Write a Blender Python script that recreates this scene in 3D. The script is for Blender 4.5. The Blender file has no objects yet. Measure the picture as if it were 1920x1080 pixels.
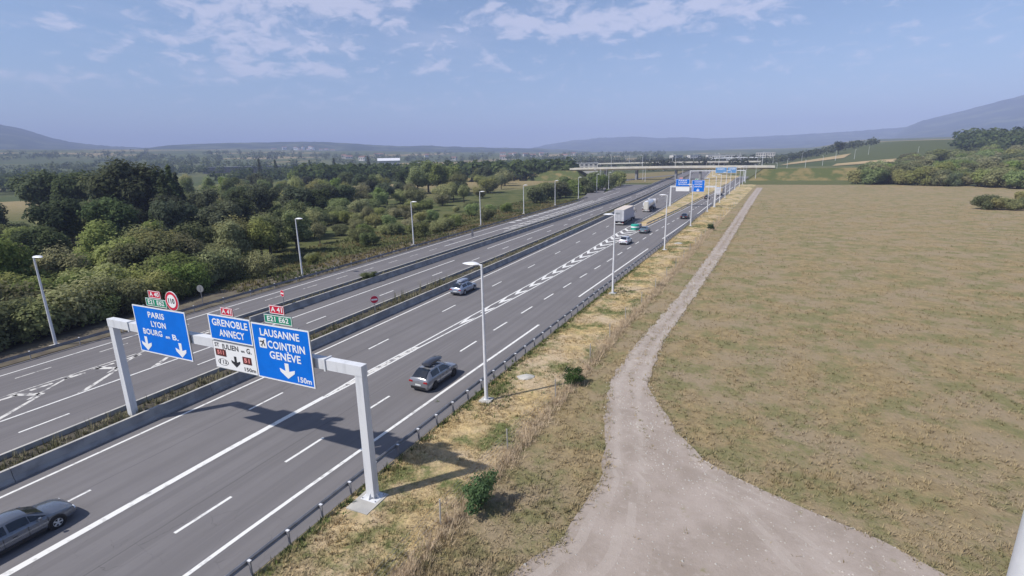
import bpy, bmesh, math, random
from mathutils import Vector, Matrix, noise as mnoise
R = math.radians
rng = random.Random(7)
scene = bpy.context.scene
col = scene.collection
PI = math.pi

# ------------------------------------------------------------------ camera, world, sun, exposure
# world frame: +Y runs along the motorway, +X to its right, the road surface is z = 0
CAM_H = 17.2
cam_d = bpy.data.cameras.new('camera')
cam = bpy.data.objects.new('camera', cam_d)
col.objects.link(cam)
cam_d.sensor_width = 36.0
cam_d.lens = 952 / 1920 * 36
cam_d.clip_start = 0.1
cam_d.clip_end = 60000
cam.matrix_world = Matrix.Translation((0, 0, CAM_H)) @ Matrix.Rotation(R(25), 4, 'Z') @ Matrix.Rotation(R(90 - 14.25), 4, 'X') @ Matrix.Rotation(R(-1.2), 4, 'Z')
scene.camera = cam
SUN = Vector((0.56, 0.63, -1.0)).normalized()
SUN_EL = math.asin(-SUN.z)
SUN_AZ = math.atan2(-SUN.x, -SUN.y)
world = bpy.data.worlds.new('World')
scene.world = world
world.use_nodes = True
sun_d = bpy.data.lights.new('sun', 'SUN')
sun_d.energy = 3.3
sun_d.angle = R(0.9)
sun_d.color = (1.0, 0.955, 0.89)
sun = bpy.data.objects.new('sun', sun_d)
col.objects.link(sun)
sun.rotation_euler = SUN.to_track_quat('-Z', 'Y').to_euler()
sun.location = (-30, -30, 60)
SKY_STRENGTH = 0.082
vs = scene.view_settings
vs.view_transform = 'Standard'
vs.look = 'None'
vs.gamma = 1.0
vs.use_curve_mapping = False
vs.exposure = 0.75
scene.cycles.use_denoising = True
scene.cycles.volume_bounces = 2
scene.cycles.max_bounces = 8
scene.cycles.diffuse_bounces = 5
scene.cycles.transparent_max_bounces = 6


class NT:
    """tiny node helper"""
    def __init__(s, tree):
        s.t = tree
        s.n = tree.nodes
        s.l = tree.links

    def new(s, typ, **kw):
        nd = s.n.new(typ)
        for k, v in kw.items():
            setattr(nd, k, v)
        return nd

    def put(s, sock, v):
        if hasattr(v, 'links') or isinstance(v, bpy.types.NodeSocket):
            s.l.new(v, sock)
        else:
            if sock.type == 'RGBA' and not isinstance(v, (int, float)) and len(v) == 3:
                v = (*v, 1)
            sock.default_value = v

    def math(s, op, a, b=None, c=None, clamp=False):
        nd = s.new('ShaderNodeMath', operation=op, use_clamp=clamp)
        s.put(nd.inputs[0], a)
        if b is not None:
            s.put(nd.inputs[1], b)
        if c is not None:
            s.put(nd.inputs[2], c)
        return nd.outputs[0]

    def vmath(s, op, a, b=None):
        nd = s.new('ShaderNodeVectorMath', operation=op)
        s.put(nd.inputs[0], a)
        if b is not None:
            s.put(nd.inputs[1], b)
        return nd.outputs[0]

    def mapr(s, v, a, b, c=0.0, d=1.0, smooth=True):
        nd = s.new('ShaderNodeMapRange', interpolation_type='SMOOTHSTEP' if smooth else 'LINEAR')
        s.put(nd.inputs[0], v)
        for i, q in enumerate((a, b, c, d)):
            s.put(nd.inputs[1 + i], q)
        return nd.outputs[0]

    def noise(s, vec, scale, detail=4.0, rough=0.55, dist=0.0, out=0):
        nd = s.new('ShaderNodeTexNoise')
        s.put(nd.inputs['Vector'], vec)
        nd.inputs['Scale'].default_value = scale
        nd.inputs['Detail'].default_value = detail
        nd.inputs['Roughness'].default_value = rough
        nd.inputs['Distortion'].default_value = dist
        return nd.outputs[out]

    def mix(s, f, a, b, blend='MIX'):
        nd = s.new('ShaderNodeMix', data_type='RGBA', blend_type=blend)
        s.put(nd.inputs[0], f)
        s.put(nd.inputs[6], a)
        s.put(nd.inputs[7], b)
        return nd.outputs[2]


# sky with thin broken altocumulus: clouds live on a flat layer (direction / height), so they foreshorten toward the horizon
w = NT(world.node_tree)
bg = world.node_tree.nodes['Background']
sky = w.new('ShaderNodeTexSky', sky_type='NISHITA')
sky.sun_disc = False
sky.sun_elevation = SUN_EL
sky.sun_rotation = SUN_AZ
sky.altitude = 450
sky.air_density = 1.0
sky.dust_density = 1.1
sky.ozone_density = 3.6
tc = w.new('ShaderNodeTexCoord')
sx = w.new('ShaderNodeSeparateXYZ')
w.l.new(tc.outputs['Generated'], sx.inputs[0])
zc = w.math('MAXIMUM', sx.outputs[2], 0.025)
cx = w.math('DIVIDE', sx.outputs[0], zc)
cy = w.math('DIVIDE', sx.outputs[1], zc)
cb = w.new('ShaderNodeCombineXYZ')
w.l.new(cx, cb.inputs[0])
w.l.new(cy, cb.inputs[1])
plane = cb.outputs[0]
zd = w.math('ADD', sx.outputs[2], 0.30)
cbd = w.new('ShaderNodeCombineXYZ')
w.l.new(w.math('DIVIDE', sx.outputs[0], zd), cbd.inputs[0])
w.l.new(w.math('DIVIDE', sx.outputs[1], zd), cbd.inputs[1])
dome = cbd.outputs[0]
warp = w.vmath('ADD', dome, w.vmath('SCALE', w.vmath('SUBTRACT', w.noise(dome, 5.0, 3, out=1), (0.5, 0.5, 0.5))))
warp.node.inputs[1].links[0].from_node.inputs['Scale'].default_value = 0.16
cov = w.math('MULTIPLY', w.noise(plane, 0.22, 3, 0.5), 0.30)
for bx_, by_, br_, ba_ in ((-3.05, 2.65, .42, .30), (-3.9, 3.25, .50, .30), (-5.1, 4.3, .75, .26), (-2.55, 3.0, .42, .30), (-2.2, 2.75, .3, .26),
                           (-2.62, 3.95, .36, .22), (-3.5, 3.8, .38, .20), (-1.62, 3.9, .5, .28), (-1.2, 4.35, .55, .28), (-.6, 4.1, .6, .24),
                           (-.1, 4.15, .4, .18), (-7.6, 3.3, .7, .22), (-4.5, 4.7, .5, .18), (-6.2, 7.4, 1.3, .20), (-1.0, 3.0, .3, .2), (-3.2, 5.4, .6, .14)):
    dx = w.math('SUBTRACT', cx, bx_)
    dy = w.math('SUBTRACT', cy, by_)
    d2 = w.math('ADD', w.math('MULTIPLY', dx, dx), w.math('MULTIPLY', dy, dy))
    g_ = w.math('EXPONENT', w.math('MULTIPLY', d2, -1.0 / (br_ * br_)))
    cov = w.math('MULTIPLY_ADD', g_, ba_ * .78, cov)
fb = w.noise(warp, 11.0, 7, 0.58)
dens = w.math('ADD', w.math('MULTIPLY', fb, 1.35), w.math('SUBTRACT', cov, .25))
cl = w.mapr(dens, 0.60, 0.92, 0.0, 1.0)
wisp = w.mapr(w.math('ADD', w.noise(w.vmath('MULTIPLY', plane, (1.0, 0.45, 1)), 0.9, 6, 0.6), w.math('MULTIPLY', cov, .6)), 0.60, 0.98, 0.0, 0.22)
cl = w.math('MAXIMUM', w.math('MULTIPLY', cl, 0.48), wisp)
fade = w.mapr(sx.outputs[2], 0.03, 0.16)
cl = w.math('MULTIPLY', cl, fade)
skyc = w.mix(cl, sky.outputs[0], (7.4, 7.0, 8.0))
w.l.new(skyc, bg.inputs[0])
bg.inputs[1].default_value = SKY_STRENGTH


# ------------------------------------------------------------------ measuring helpers (photo pixel -> place in the road frame)
_F, _P, _RO, _HD = 952.0, R(14.25), R(-1.2), R(25)


def ray(px, py):
    a, b = (px - 960) / _F, (py - 540) / _F
    cr, sr = math.cos(_RO), math.sin(_RO)
    u, v = a * cr + b * sr, -a * sr + b * cr
    c, s = math.cos(_P), math.sin(_P)
    x, y, z = u, c - s * v, -(s + c * v)
    return (x * math.cos(_HD) - y * math.sin(_HD), x * math.sin(_HD) + y * math.cos(_HD), z)


def on_ground(px, py, z=0.0):
    r = ray(px, py)
    t = (z - CAM_H) / r[2]
    return Vector((r[0] * t, r[1] * t, z))


def at_dist(px, py, D):
    r = ray(px, py)
    t = D / math.hypot(r[0], r[1])
    return Vector((r[0] * t, r[1] * t, CAM_H + r[2] * t))


def lerp(a, b, t):
    return a + (b - a) * t


def sstep(a, b, x):
    t = min(1.0, max(0.0, (x - a) / (b - a)))
    return t * t * (3 - 2 * t)


def table(pts):
    def f(y):
        if y <= pts[0][0]:
            return pts[0][1]
        for (a, b), (c, d) in zip(pts, pts[1:]):
            if y <= c:
                return b + (d - b) * (y - a) / (c - a)
        (a, b), (c, d) = pts[-2:]
        return d + (d - b) / (c - a) * (y - c)
    return f


def srgb(r, g, b):
    def f(c):
        c /= 255
        return c / 12.92 if c <= .04045 else ((c + .055) / 1.055) ** 2.4
    return (f(r), f(g), f(b))


# ------------------------------------------------------------------ materials
MATS = {}


def mat(name, c1, rough=0.6, metal=0.0, c2=None, scale=3.0, detail=5, lo=.35, hi=.65, bump=0.0, bscale=None, stretch=None, obj_rand=0.0, spec=0.5, emit=None):
    if name in MATS:
        return MATS[name]
    m = bpy.data.materials.new(name)
    m.use_nodes = True
    t = NT(m.node_tree)
    b = m.node_tree.nodes['Principled BSDF']
    b.inputs['Roughness'].default_value = rough
    b.inputs['Metallic'].default_value = metal
    b.inputs['Specular IOR Level'].default_value = spec
    geo = t.new('ShaderNodeNewGeometry')
    pos = geo.outputs['Position']
    if stretch:
        pos = t.vmath('MULTIPLY', pos, stretch)
    c = (*c1, 1)
    if c2 is not None:
        f = t.mapr(t.noise(pos, scale, detail), lo, hi)
        c = t.mix(f, c1, c2)
    if obj_rand:
        oi = t.new('ShaderNodeObjectInfo')
        k = t.math('MULTIPLY_ADD', oi.outputs['Random'], obj_rand * 2, 1 - obj_rand)
        hs = t.new('ShaderNodeHueSaturation')
        t.put(hs.inputs['Color'], c)
        t.put(hs.inputs['Value'], k)
        c = hs.outputs[0]
    t.put(b.inputs['Base Color'], c)
    if bump:
        bp = t.new('ShaderNodeBump')
        bp.inputs['Strength'].default_value = bump
        bp.inputs['Distance'].default_value = 0.05
        t.put(bp.inputs['Height'], t.noise(pos, bscale or scale * 4, 4))
        t.l.new(bp.outputs[0], b.inputs['Normal'])
    if emit:
        b.inputs['Emission Color'].default_value = (*emit, 1)
        b.inputs['Emission Strength'].default_value = 1
    MATS[name] = m
    return m


def asphalt(name, tone, joints=()):
    m = bpy.data.materials.new(name)
    m.use_nodes = True
    t = NT(m.node_tree)
    b = m.node_tree.nodes['Principled BSDF']
    pos = t.new('ShaderNodeNewGeometry').outputs['Position']
    sep = t.new('ShaderNodeSeparateXYZ')
    t.l.new(pos, sep.inputs[0])
    base = t.mix(t.mapr(t.noise(pos, .25, 6, .6), .3, .7), tuple(x * .90 for x in tone), tuple(x * 1.07 for x in tone))
    # long streaks of wear along the lanes
    tr = t.noise(t.vmath('MULTIPLY', pos, (1.5, 0.02, 1)), 1.0, 4, .55)
    base = t.mix(t.mapr(tr, .40, .62, 0, .9), base, tuple(x * .79 for x in tone))
    tr2 = t.noise(t.vmath('MULTIPLY', pos, (5.5, 0.05, 1)), 1.0, 3, .6)
    base = t.mix(t.mapr(tr2, .52, .70, 0, .5), base, tuple(x * 1.14 for x in tone))
    fine = t.noise(pos, 30, 3, .7)
    base = t.mix(t.mapr(fine, .3, .7, 0, .35), base, tuple(x * .72 for x in tone))
    # paving lots laid on different days, oil blots and sealed joints
    lot = t.math('FLOOR', t.math('MULTIPLY', t.math('ADD', sep.outputs[1], t.math('MULTIPLY', sep.outputs[0], .15)), .021))
    wn = t.new('ShaderNodeTexWhiteNoise', noise_dimensions='1D')
    t.put(wn.inputs['W'], lot)
    base = t.mix(t.math('MULTIPLY', wn.outputs[0], .40), base, tuple(x * .88 for x in tone))
    blot = t.noise(t.vmath('MULTIPLY', pos, (1, .22, 1)), 1.9, 7, .68)
    base = t.mix(t.mapr(blot, .62, .78, 0, .40), base, tuple(x * .60 for x in tone))
    wob = t.math('MULTIPLY', t.math('SUBTRACT', t.noise(t.vmath('MULTIPLY', pos, (0, .35, 0)), 1.0, 3), .5), .16)
    xx = t.math('ADD', sep.outputs[0], wob)
    for j in joints:
        d_ = t.math('ABSOLUTE', t.math('SUBTRACT', xx, j))
        base = t.mix(t.mapr(d_, .018, .05, .55, 0), base, tuple(x * .45 for x in tone))
    cr = t.new('ShaderNodeTexVoronoi', feature='DISTANCE_TO_EDGE')
    t.put(cr.inputs['Vector'], t.vmath('ADD', t.vmath('MULTIPLY', pos, (.16, .07, 1)), t.vmath('MULTIPLY', t.noise(pos, .7, 4, out=1), (.12, .12, 0))))
    base = t.mix(t.math('MULTIPLY', t.mapr(cr.outputs[0], .001, .004, .6, 0), t.mapr(t.noise(pos, .06, 2), .50, .58)), base, tuple(x * .45 for x in tone))
    t.put(b.inputs['Base Color'], base)
    b.inputs['Roughness'].default_value = .92
    b.inputs['Specular IOR Level'].default_value = .25
    bp = t.new('ShaderNodeBump')
    bp.inputs['Strength'].default_value = .25
    bp.inputs['Distance'].default_value = .01
    t.l.new(fine, bp.inputs['Height'])
    t.l.new(bp.outputs[0], b.inputs['Normal'])
    MATS[name] = m
    return m


def foliage(name, dark, light, hue_rand=.33, trans=.3, nscale=.9):
    m = bpy.data.materials.new(name)
    m.use_nodes = True
    t = NT(m.node_tree)
    t.n.remove(t.n['Principled BSDF'])
    out = t.n['Material Output']
    geo = t.new('ShaderNodeNewGeometry')
    oi = t.new('ShaderNodeObjectInfo')
    pos = geo.outputs['Position']
    f = t.mapr(t.noise(pos, nscale, 4, .7), .36, .64)
    c = t.mix(f, dark, light)
    per = t.new('ShaderNodeAttribute', attribute_name='tint')
    c = t.mix(t.math('MULTIPLY', per.outputs['Fac'], .45), c, tuple(x * 1.5 for x in light))
    hs = t.new('ShaderNodeHueSaturation')
    t.put(hs.inputs['Color'], c)
    rnd2 = t.math('FRACT', t.math('MULTIPLY', oi.outputs['Random'], 7.31))
    t.put(hs.inputs['Hue'], t.math('MULTIPLY_ADD', rnd2, .045, .478))
    t.put(hs.inputs['Saturation'], t.math('MULTIPLY_ADD', t.math('FRACT', t.math('MULTIPLY', oi.outputs['Random'], 3.7)), .4, .72))
    t.put(hs.inputs['Value'], t.math('MULTIPLY_ADD', oi.outputs['Random'], hue_rand * 2, 1 - hue_rand))
    d = t.new('ShaderNodeBsdfDiffuse')
    tr = t.new('ShaderNodeBsdfTranslucent')
    t.l.new(hs.outputs[0], d.inputs[0])
    t.l.new(hs.outputs[0], tr.inputs[0])
    mx = t.new('ShaderNodeMixShader')
    mx.inputs[0].default_value = trans
    t.l.new(d.outputs[0], mx.inputs[1])
    t.l.new(tr.outputs[0], mx.inputs[2])
    t.l.new(mx.outputs[0], out.inputs[0])
    MATS[name] = m
    return m


M_ROAD = asphalt('asphalt', (.178, .168, .170), (-24.9, -31.9))
M_ROAD2 = asphalt('asphalt_opposing', (.170, .160, .163), (-43.0, -53.2))
M_PAINT = mat('road_paint', (.70, .69, .66), .7, c2=(.42, .41, .39), scale=2.2, detail=8, lo=.52, hi=.72)
M_PAINTW = mat('worn_paint', (.60, .58, .54), .8, c2=(.19, .18, .18), scale=2.0, detail=8, lo=.46, hi=.62)
M_CONC = mat('concrete', (.30, .30, .30), .85, c2=(.20, .20, .205), scale=.8, detail=8, bump=.2, bscale=20)
M_CONCL = mat('pale_concrete', (.46, .44, .40), .85, c2=(.34, .33, .31), scale=.7, detail=8, bump=.2, bscale=18)
M_DECK = mat('bridge_concrete', (.62, .58, .49), .85, c2=(.48, .46, .42), scale=.25, detail=7)
M_STEEL = mat('galvanised_steel', (.30, .30, .32), .5, .25, c2=(.22, .22, .24), scale=1.5)
M_RAIL = mat('guardrail_steel', (.26, .26, .275), .55, .3, c2=(.19, .19, .20), scale=1.2)
M_WHITE = mat('white_paint', (.72, .72, .74), .4, c2=(.62, .63, .66), scale=1.2)
M_GANTRY = mat('gantry_paint', (.64, .65, .67), .5, c2=(.48, .49, .51), scale=2.2, detail=7, lo=.48, hi=.80, stretch=(1, 1, .18))
M_LAMPGLASS = mat('lamp_glass', (.35, .36, .38), .15)
M_BLUE = mat('sign_blue', (.002, .140, .60), .6, c2=(.002, .155, .65), scale=1.3, spec=.15)
M_SIGNW = mat('sign_white', (.80, .80, .80), .4)
M_RED = mat('sign_red', (.55, .012, .045), .4)
M_GREEN = mat('sign_green', (.008, .23, .13), .4)
M_BLACK = mat('sign_black', (.02, .02, .025), .5)
M_BROWN = mat('display_brown', (.10, .022, .018), .4)
M_PINK = mat('display_digits', (.85, .30, .28), .5)
M_GREYBACK = mat('sign_back', (.34, .35, .36), .45, .4)
M_SOIL = mat('dark_soil', (.050, .042, .034), 1, c2=(.085, .072, .052), scale=1.2, bump=.5)
M_BANK = mat('bank_earth', (.075, .060, .046), 1, c2=(.13, .11, .07), scale=.5, bump=.5)


def gravel_mat():
    m = bpy.data.materials.new('gravel')
    m.use_nodes = True
    t = NT(m.node_tree)
    b = m.node_tree.nodes['Principled BSDF']
    b.inputs['Roughness'].default_value = .95
    b.inputs['Specular IOR Level'].default_value = .2
    pos = t.new('ShaderNodeNewGeometry').outputs['Position']
    c = t.mix(t.mapr(t.noise(pos, .35, 7, .65), .32, .68), (.365, .308, .268), (.282, .234, .196))
    c = t.mix(t.mapr(t.noise(pos, 2.4, 7, .75), .52, .70, 0, .6), c, (.40, .345, .31))
    c = t.mix(t.mapr(t.noise(pos, 7.0, 4, .8), .60, .74, 0, .6), c, (.17, .145, .125))
    c = t.mix(t.mapr(t.noise(pos, .8, 6, .7), .60, .74, 0, .75), c, (.21, .19, .095))
    rut = t.new('ShaderNodeAttribute', attribute_name='tint')
    c = t.mix(t.math('MULTIPLY', rut.outputs['Fac'], .6), c, (.44, .385, .34))
    t.put(b.inputs['Base Color'], c)
    bp = t.new('ShaderNodeBump')
    bp.inputs['Strength'].default_value = .7
    bp.inputs['Distance'].default_value = .05
    t.l.new(t.noise(pos, 9, 6, .75), bp.inputs['Height'])
    t.l.new(bp.outputs[0], b.inputs['Normal'])
    MATS['gravel'] = m
    return m


M_GRAVEL = gravel_mat()
M_BARK = mat('bark', (.075, .058, .042), .9, c2=(.045, .036, .03), scale=4)
M_TYRE = mat('tyre_rubber', (.012, .012, .013), .85)
M_RIM = mat('alloy_rim', (.50, .51, .52), .45, .1)
M_RIMD = mat('dark_rim', (.05, .05, .055), .4, .6)
M_GLASS = mat('car_glass', (.012, .016, .022), .06, spec=.8)
M_TRIM = mat('black_trim', (.015, .015, .017), .6)
M_LIGHTR = mat('tail_light', (.30, .012, .015), .2)
M_LIGHTW = mat('head_light', (.62, .66, .72), .12)
M_PLATE = mat('number_plate', (.62, .62, .60), .5)
M_TEAL = mat('teal_plastic', (.01, .30, .22), .45)
M_WALL = mat('render_wall', (.55, .53, .49), .85, c2=(.48, .46, .43), scale=.2, obj_rand=.15)
M_ROOFT = mat('tile_roof', (.24, .12, .085), .85, c2=(.17, .10, .08), scale=.4, obj_rand=.2)
M_ROOFM = mat('metal_roof', (.50, .50, .52), .5, c2=(.42, .42, .44), scale=.1)
M_DARKWALL = mat('dark_cladding', (.07, .075, .095), .6, c2=(.10, .10, .12), scale=.1)
M_WINDOW = mat('window_glass', (.03, .04, .055), .1)

M_LEAF = foliage('leaf_olive', (.170, .182, .076), (.330, .325, .135), trans=.5)
M_LEAFD = foliage('leaf_dark', (.060, .080, .044), (.130, .155, .076), trans=.45)
M_LEAFG = foliage('leaf_green', (.130, .168, .064), (.270, .305, .114), trans=.5)
M_FAR = foliage('far_leaf', (.040, .060, .032), (.105, .125, .055), nscale=.03, trans=.4)


def grass_mat(name, greenness, bright=1.0, sat=1.0, calm=0.0):
    """dry grass with green patches; the same patches for ground sheet and blades"""
    m = bpy.data.materials.new(name)
    m.use_nodes = True
    t = NT(m.node_tree)
    b = m.node_tree.nodes['Principled BSDF']
    b.inputs['Roughness'].default_value = 1
    b.inputs['Specular IOR Level'].default_value = .1
    pos = t.new('ShaderNodeNewGeometry').outputs['Position']
    q = bright
    straw = t.mix(t.mapr(t.noise(pos, 1.1, 7, .72), .34, .66), (.50 * q, .375 * q, .185 * q), (.25 * q, .185 * q, .095 * q))
    straw = t.mix(t.mapr(t.noise(pos, .17, 4, .6), .38, .66), straw, (.40 * q, .315 * q, .215 * q))
    green = t.mix(t.mapr(t.noise(pos, 2.2, 5, .7), .3, .7), (.10, .125, .040), (.19, .20, .078))
    k = t.math('ADD', t.math('ADD', t.noise(pos, .32, 6, .72), t.math('MULTIPLY', t.noise(pos, .05, 3, .5), .22)), greenness - .11)
    c = t.mix(t.mapr(k, .47, .63), straw, green)
    soil = t.noise(pos, .9, 5, .6)
    c = t.mix(t.mapr(soil, .60, .74, 0, .5), c, (.27, .21, .145))
    clump = t.noise(pos, 4.5, 5, .75)
    c = t.mix(t.mapr(clump, .50, .72, 0, .42), c, (.115, .10, .052))
    per = t.new('ShaderNodeAttribute', attribute_name='tint')
    c = t.mix(t.math('MULTIPLY', per.outputs['Fac'], .5), c, (.46 * bright, .37 * bright, .20 * bright))
    if calm:
        c = t.mix(calm, c, (.268, .208, .118))
    hsv = t.new('ShaderNodeHueSaturation')
    hsv.inputs['Saturation'].default_value = sat
    t.put(hsv.inputs['Color'], c)
    t.put(b.inputs['Base Color'], hsv.outputs[0])
    bp = t.new('ShaderNodeBump')
    bp.inputs['Strength'].default_value = .8
    bp.inputs['Distance'].default_value = .15
    t.l.new(t.noise(pos, 5, 6, .7), bp.inputs['Height'])
    t.l.new(bp.outputs[0], b.inputs['Normal'])
    MATS[name] = m
    return m


M_VERGE = grass_mat('verge_grass', .008, 1.26, .98)
M_FIELD = grass_mat('field_grass', .015, .76, .96, .42)
M_FIELDB = grass_mat('field_blades', .015, .98, .96, .30)
M_TALL = mat('tall_dry_grass', (.58, .46, .32), 1, c2=(.42, .33, .22), scale=1.3, spec=.1)
M_WEED = mat('weeds', (.115, .115, .055), 1, c2=(.30, .27, .17), scale=.9, spec=.1)


def terrain_mat():
    m = bpy.data.materials.new('terrain')
    m.use_nodes = True
    t = NT(m.node_tree)
    b = m.node_tree.nodes['Principled BSDF']
    b.inputs['Roughness'].default_value = 1
    b.inputs['Specular IOR Level'].default_value = .1
    pos = t.new('ShaderNodeNewGeometry').outputs['Position']
    wv = t.vmath('ADD', t.vmath('MULTIPLY', pos, (.0075, .0042, 0)), t.vmath('SCALE', t.noise(pos, .004, 3, out=1)))
    wv.node.inputs[1].links[0].from_node.inputs['Scale'].default_value = .5
    vo = t.new('ShaderNodeTexVoronoi')
    t.put(vo.inputs['Vector'], wv)
    vo.inputs['Scale'].default_value = 1.0
    sp = t.new('ShaderNodeSeparateColor')
    t.l.new(vo.outputs['Color'], sp.inputs[0])
    ramp = t.new('ShaderNodeValToRGB')
    ramp.color_ramp.interpolation = 'CONSTANT'
    cols = [(0, (.085, .10, .042)), (.36, (.12, .13, .055)), (.58, (.30, .235, .125)), (.68, (.07, .09, .035)), (.86, (.22, .18, .09)), (.92, (.10, .12, .05))]
    e = ramp.color_ramp.elements
    e[0].position, e[0].color = 0, (*cols[0][1], 1)
    e[1].position, e[1].color = cols[1][0], (*cols[1][1], 1)
    for p_, c_ in cols[2:]:
        x = e.new(p_)
        x.color = (*c_, 1)
    t.l.new(sp.outputs[0], ramp.inputs[0])
    grass = t.mix(t.mapr(t.noise(pos, .12, 7, .65), .35, .65), (.070, .090, .032), (.135, .135, .055))
    # parcels only out in the plain, rough grass around the road
    ln = t.new('ShaderNodeVectorMath', operation='LENGTH')
    t.put(ln.inputs[0], pos)
    c = t.mix(t.mapr(ln.outputs[1], 230, 420), grass, ramp.outputs[0])
    c = t.mix(t.mapr(t.noise(pos, .8, 5, .7), .3, .7, 0, .35), c, (.05, .055, .022))
    t.put(b.inputs['Base Color'], c)
    bp = t.new('ShaderNodeBump')
    bp.inputs['Strength'].default_value = .6
    bp.inputs['Distance'].default_value = .2
    t.l.new(t.noise(pos, 2.5, 5, .7), bp.inputs['Height'])
    t.l.new(bp.outputs[0], b.inputs['Normal'])
    MATS['terrain'] = m
    return m


M_TERRAIN = terrain_mat()
M_MOUNT = mat('forested_slope', (.022, .036, .022), 1, c2=(.095, .11, .06), scale=.006, detail=9, lo=.46, hi=.66, spec=.1)


def paint(name, c, metal=.45, rough=.2):
    m = mat(name, c, rough, metal)
    m.node_tree.nodes['Principled BSDF'].inputs['Coat Weight'].default_value = .6
    m.node_tree.nodes['Principled BSDF'].inputs['Coat Roughness'].default_value = .08
    return m


# ------------------------------------------------------------------ mesh helpers
class MB:
    def __init__(s):
        s.v = []
        s.f = []
        s.tint = []

    def face(s, pts):
        i = len(s.v)
        s.v += [tuple(p) for p in pts]
        s.f.append(tuple(range(i, i + len(pts))))

    def mesh(s, vs, fs):
        i = len(s.v)
        s.v += [tuple(p) for p in vs]
        s.f += [tuple(i + k for k in f) for f in fs]
        return s

    def box(s, c, size, rz=0.0, taper=1.0):
        x, y, z = (q / 2 for q in size)
        ca, sa = math.cos(rz), math.sin(rz)
        vs = []
        for dz, k in ((-z, 1), (z, taper)):
            for dx, dy in ((-x, -y), (x, -y), (x, y), (-x, y)):
                dx, dy = dx * k, dy * k
                vs.append((c[0] + dx * ca - dy * sa, c[1] + dx * sa + dy * ca, c[2] + dz))
        return s.mesh(vs, [(3, 2, 1, 0), (4, 5, 6, 7), (0, 1, 5, 4), (1, 2, 6, 5), (2, 3, 7, 6), (3, 0, 4, 7)])

    def tube(s, pts, rad, n=8, cap=True):
        pts = [Vector(p) for p in pts]
        rad = rad if isinstance(rad, (list, tuple)) else [rad] * len(pts)
        base = len(s.v)
        up = None
        for i, p in enumerate(pts):
            t = (pts[min(i + 1, len(pts) - 1)] - pts[max(i - 1, 0)]).normalized()
            if up is None:
                up = Vector((0, 0, 1)) if abs(t.z) < .9 else Vector((0, 1, 0))
            a = t.cross(up).normalized()
            b = t.cross(a).normalized()
            for k in range(n):
                th = 2 * PI * k / n
                s.v.append(tuple(p + (a * math.cos(th) + b * math.sin(th)) * rad[i]))
        for i in range(len(pts) - 1):
            for k in range(n):
                k2 = (k + 1) % n
                s.f.append((base + i * n + k, base + i * n + k2, base + (i + 1) * n + k2, base + (i + 1) * n + k))
        if cap:
            s.f.append(tuple(base + k for k in range(n)))
            s.f.append(tuple(base + (len(pts) - 1) * n + k for k in reversed(range(n))))
        return s

    def lathe(s, prof, n=16, axis='z', c=(0, 0, 0)):
        base = len(s.v)
        for r_, h in prof:
            for k in range(n):
                th = 2 * PI * k / n
                a, b = r_ * math.cos(th), r_ * math.sin(th)
                p = {'z': (a, b, h), 'x': (h, a, b), 'y': (a, h, b)}[axis]
                s.v.append((c[0] + p[0], c[1] + p[1], c[2] + p[2]))
        for i in range(len(prof) - 1):
            for k in range(n):
                k2 = (k + 1) % n
                s.f.append((base + i * n + k, base + i * n + k2, base + (i + 1) * n + k2, base + (i + 1) * n + k))
        s.f.append(tuple(base + k for k in reversed(range(n))))
        s.f.append(tuple(base + (len(prof) - 1) * n + k for k in range(n)))
        return s

    def loft(s, section, path, closed=True, cap=True):
        """section: list of (x offset, z); path: list of (x, y, z0)"""
        n = len(section)
        base = len(s.v)
        for (x, y, z) in path:
            for (dx, dz) in section:
                s.v.append((x + dx, y, z + dz))
        m = n if closed else n - 1
        for i in range(len(path) - 1):
            for k in range(m):
                k2 = (k + 1) % n
                s.f.append((base + i * n + k, base + (i + 1) * n + k, base + (i + 1) * n + k2, base + i * n + k2))
        if closed and cap:
            s.f.append(tuple(base + k for k in range(n)))
            s.f.append(tuple(base + (len(path) - 1) * n + k for k in reversed(range(n))))
        return s

    def data(s, name, m, smooth=False, fix=True):
        me = bpy.data.meshes.new(name)
        me.from_pydata(s.v, [], s.f)
        if fix and len(s.f) < 20000:
            bm = bmesh.new()
            bm.from_mesh(me)
            bmesh.ops.recalc_face_normals(bm, faces=bm.faces)
            bm.to_mesh(me)
            bm.free()
        me.materials.append(m)
        if s.tint and len(s.tint) == len(s.f):
            at = me.attributes.new('tint', 'FLOAT', 'FACE')
            at.data.foreach_set('value', s.tint)
        if smooth:
            me.shade_smooth()
            if smooth != 'full':
                try:
                    me.set_sharp_from_angle(angle=R(38))
                except Exception:
                    pass
        return me

    def build(s, name, m, parent=None, loc=(0, 0, 0), rz=0.0, smooth=False, fix=True):
        return put(name, s.data(name, m, smooth, fix), parent, loc, rz)


def put(name, me, parent=None, loc=(0, 0, 0), rz=0.0):
    o = bpy.data.objects.new(name, me)
    col.objects.link(o)
    o.parent = parent
    o.location = loc
    o.rotation_euler = (0, 0, rz)
    return o


def tag(o, label=None, cat=None, group=None, kind=None):
    if label:
        o['label'] = label
    if cat:
        o['category'] = cat
    if group:
        o['group'] = group
    if kind:
        o['kind'] = kind
    return o


def thing(name, label, cat, loc=(0, 0, 0), rz=0.0, group=None):
    o = bpy.data.objects.new(name, None)
    col.objects.link(o)
    o.location = loc
    o.rotation_euler = (0, 0, rz)
    return tag(o, label, cat, group)


def kids(o):
    return KIDS.get(o.name, [])


KIDS = {}


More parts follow.
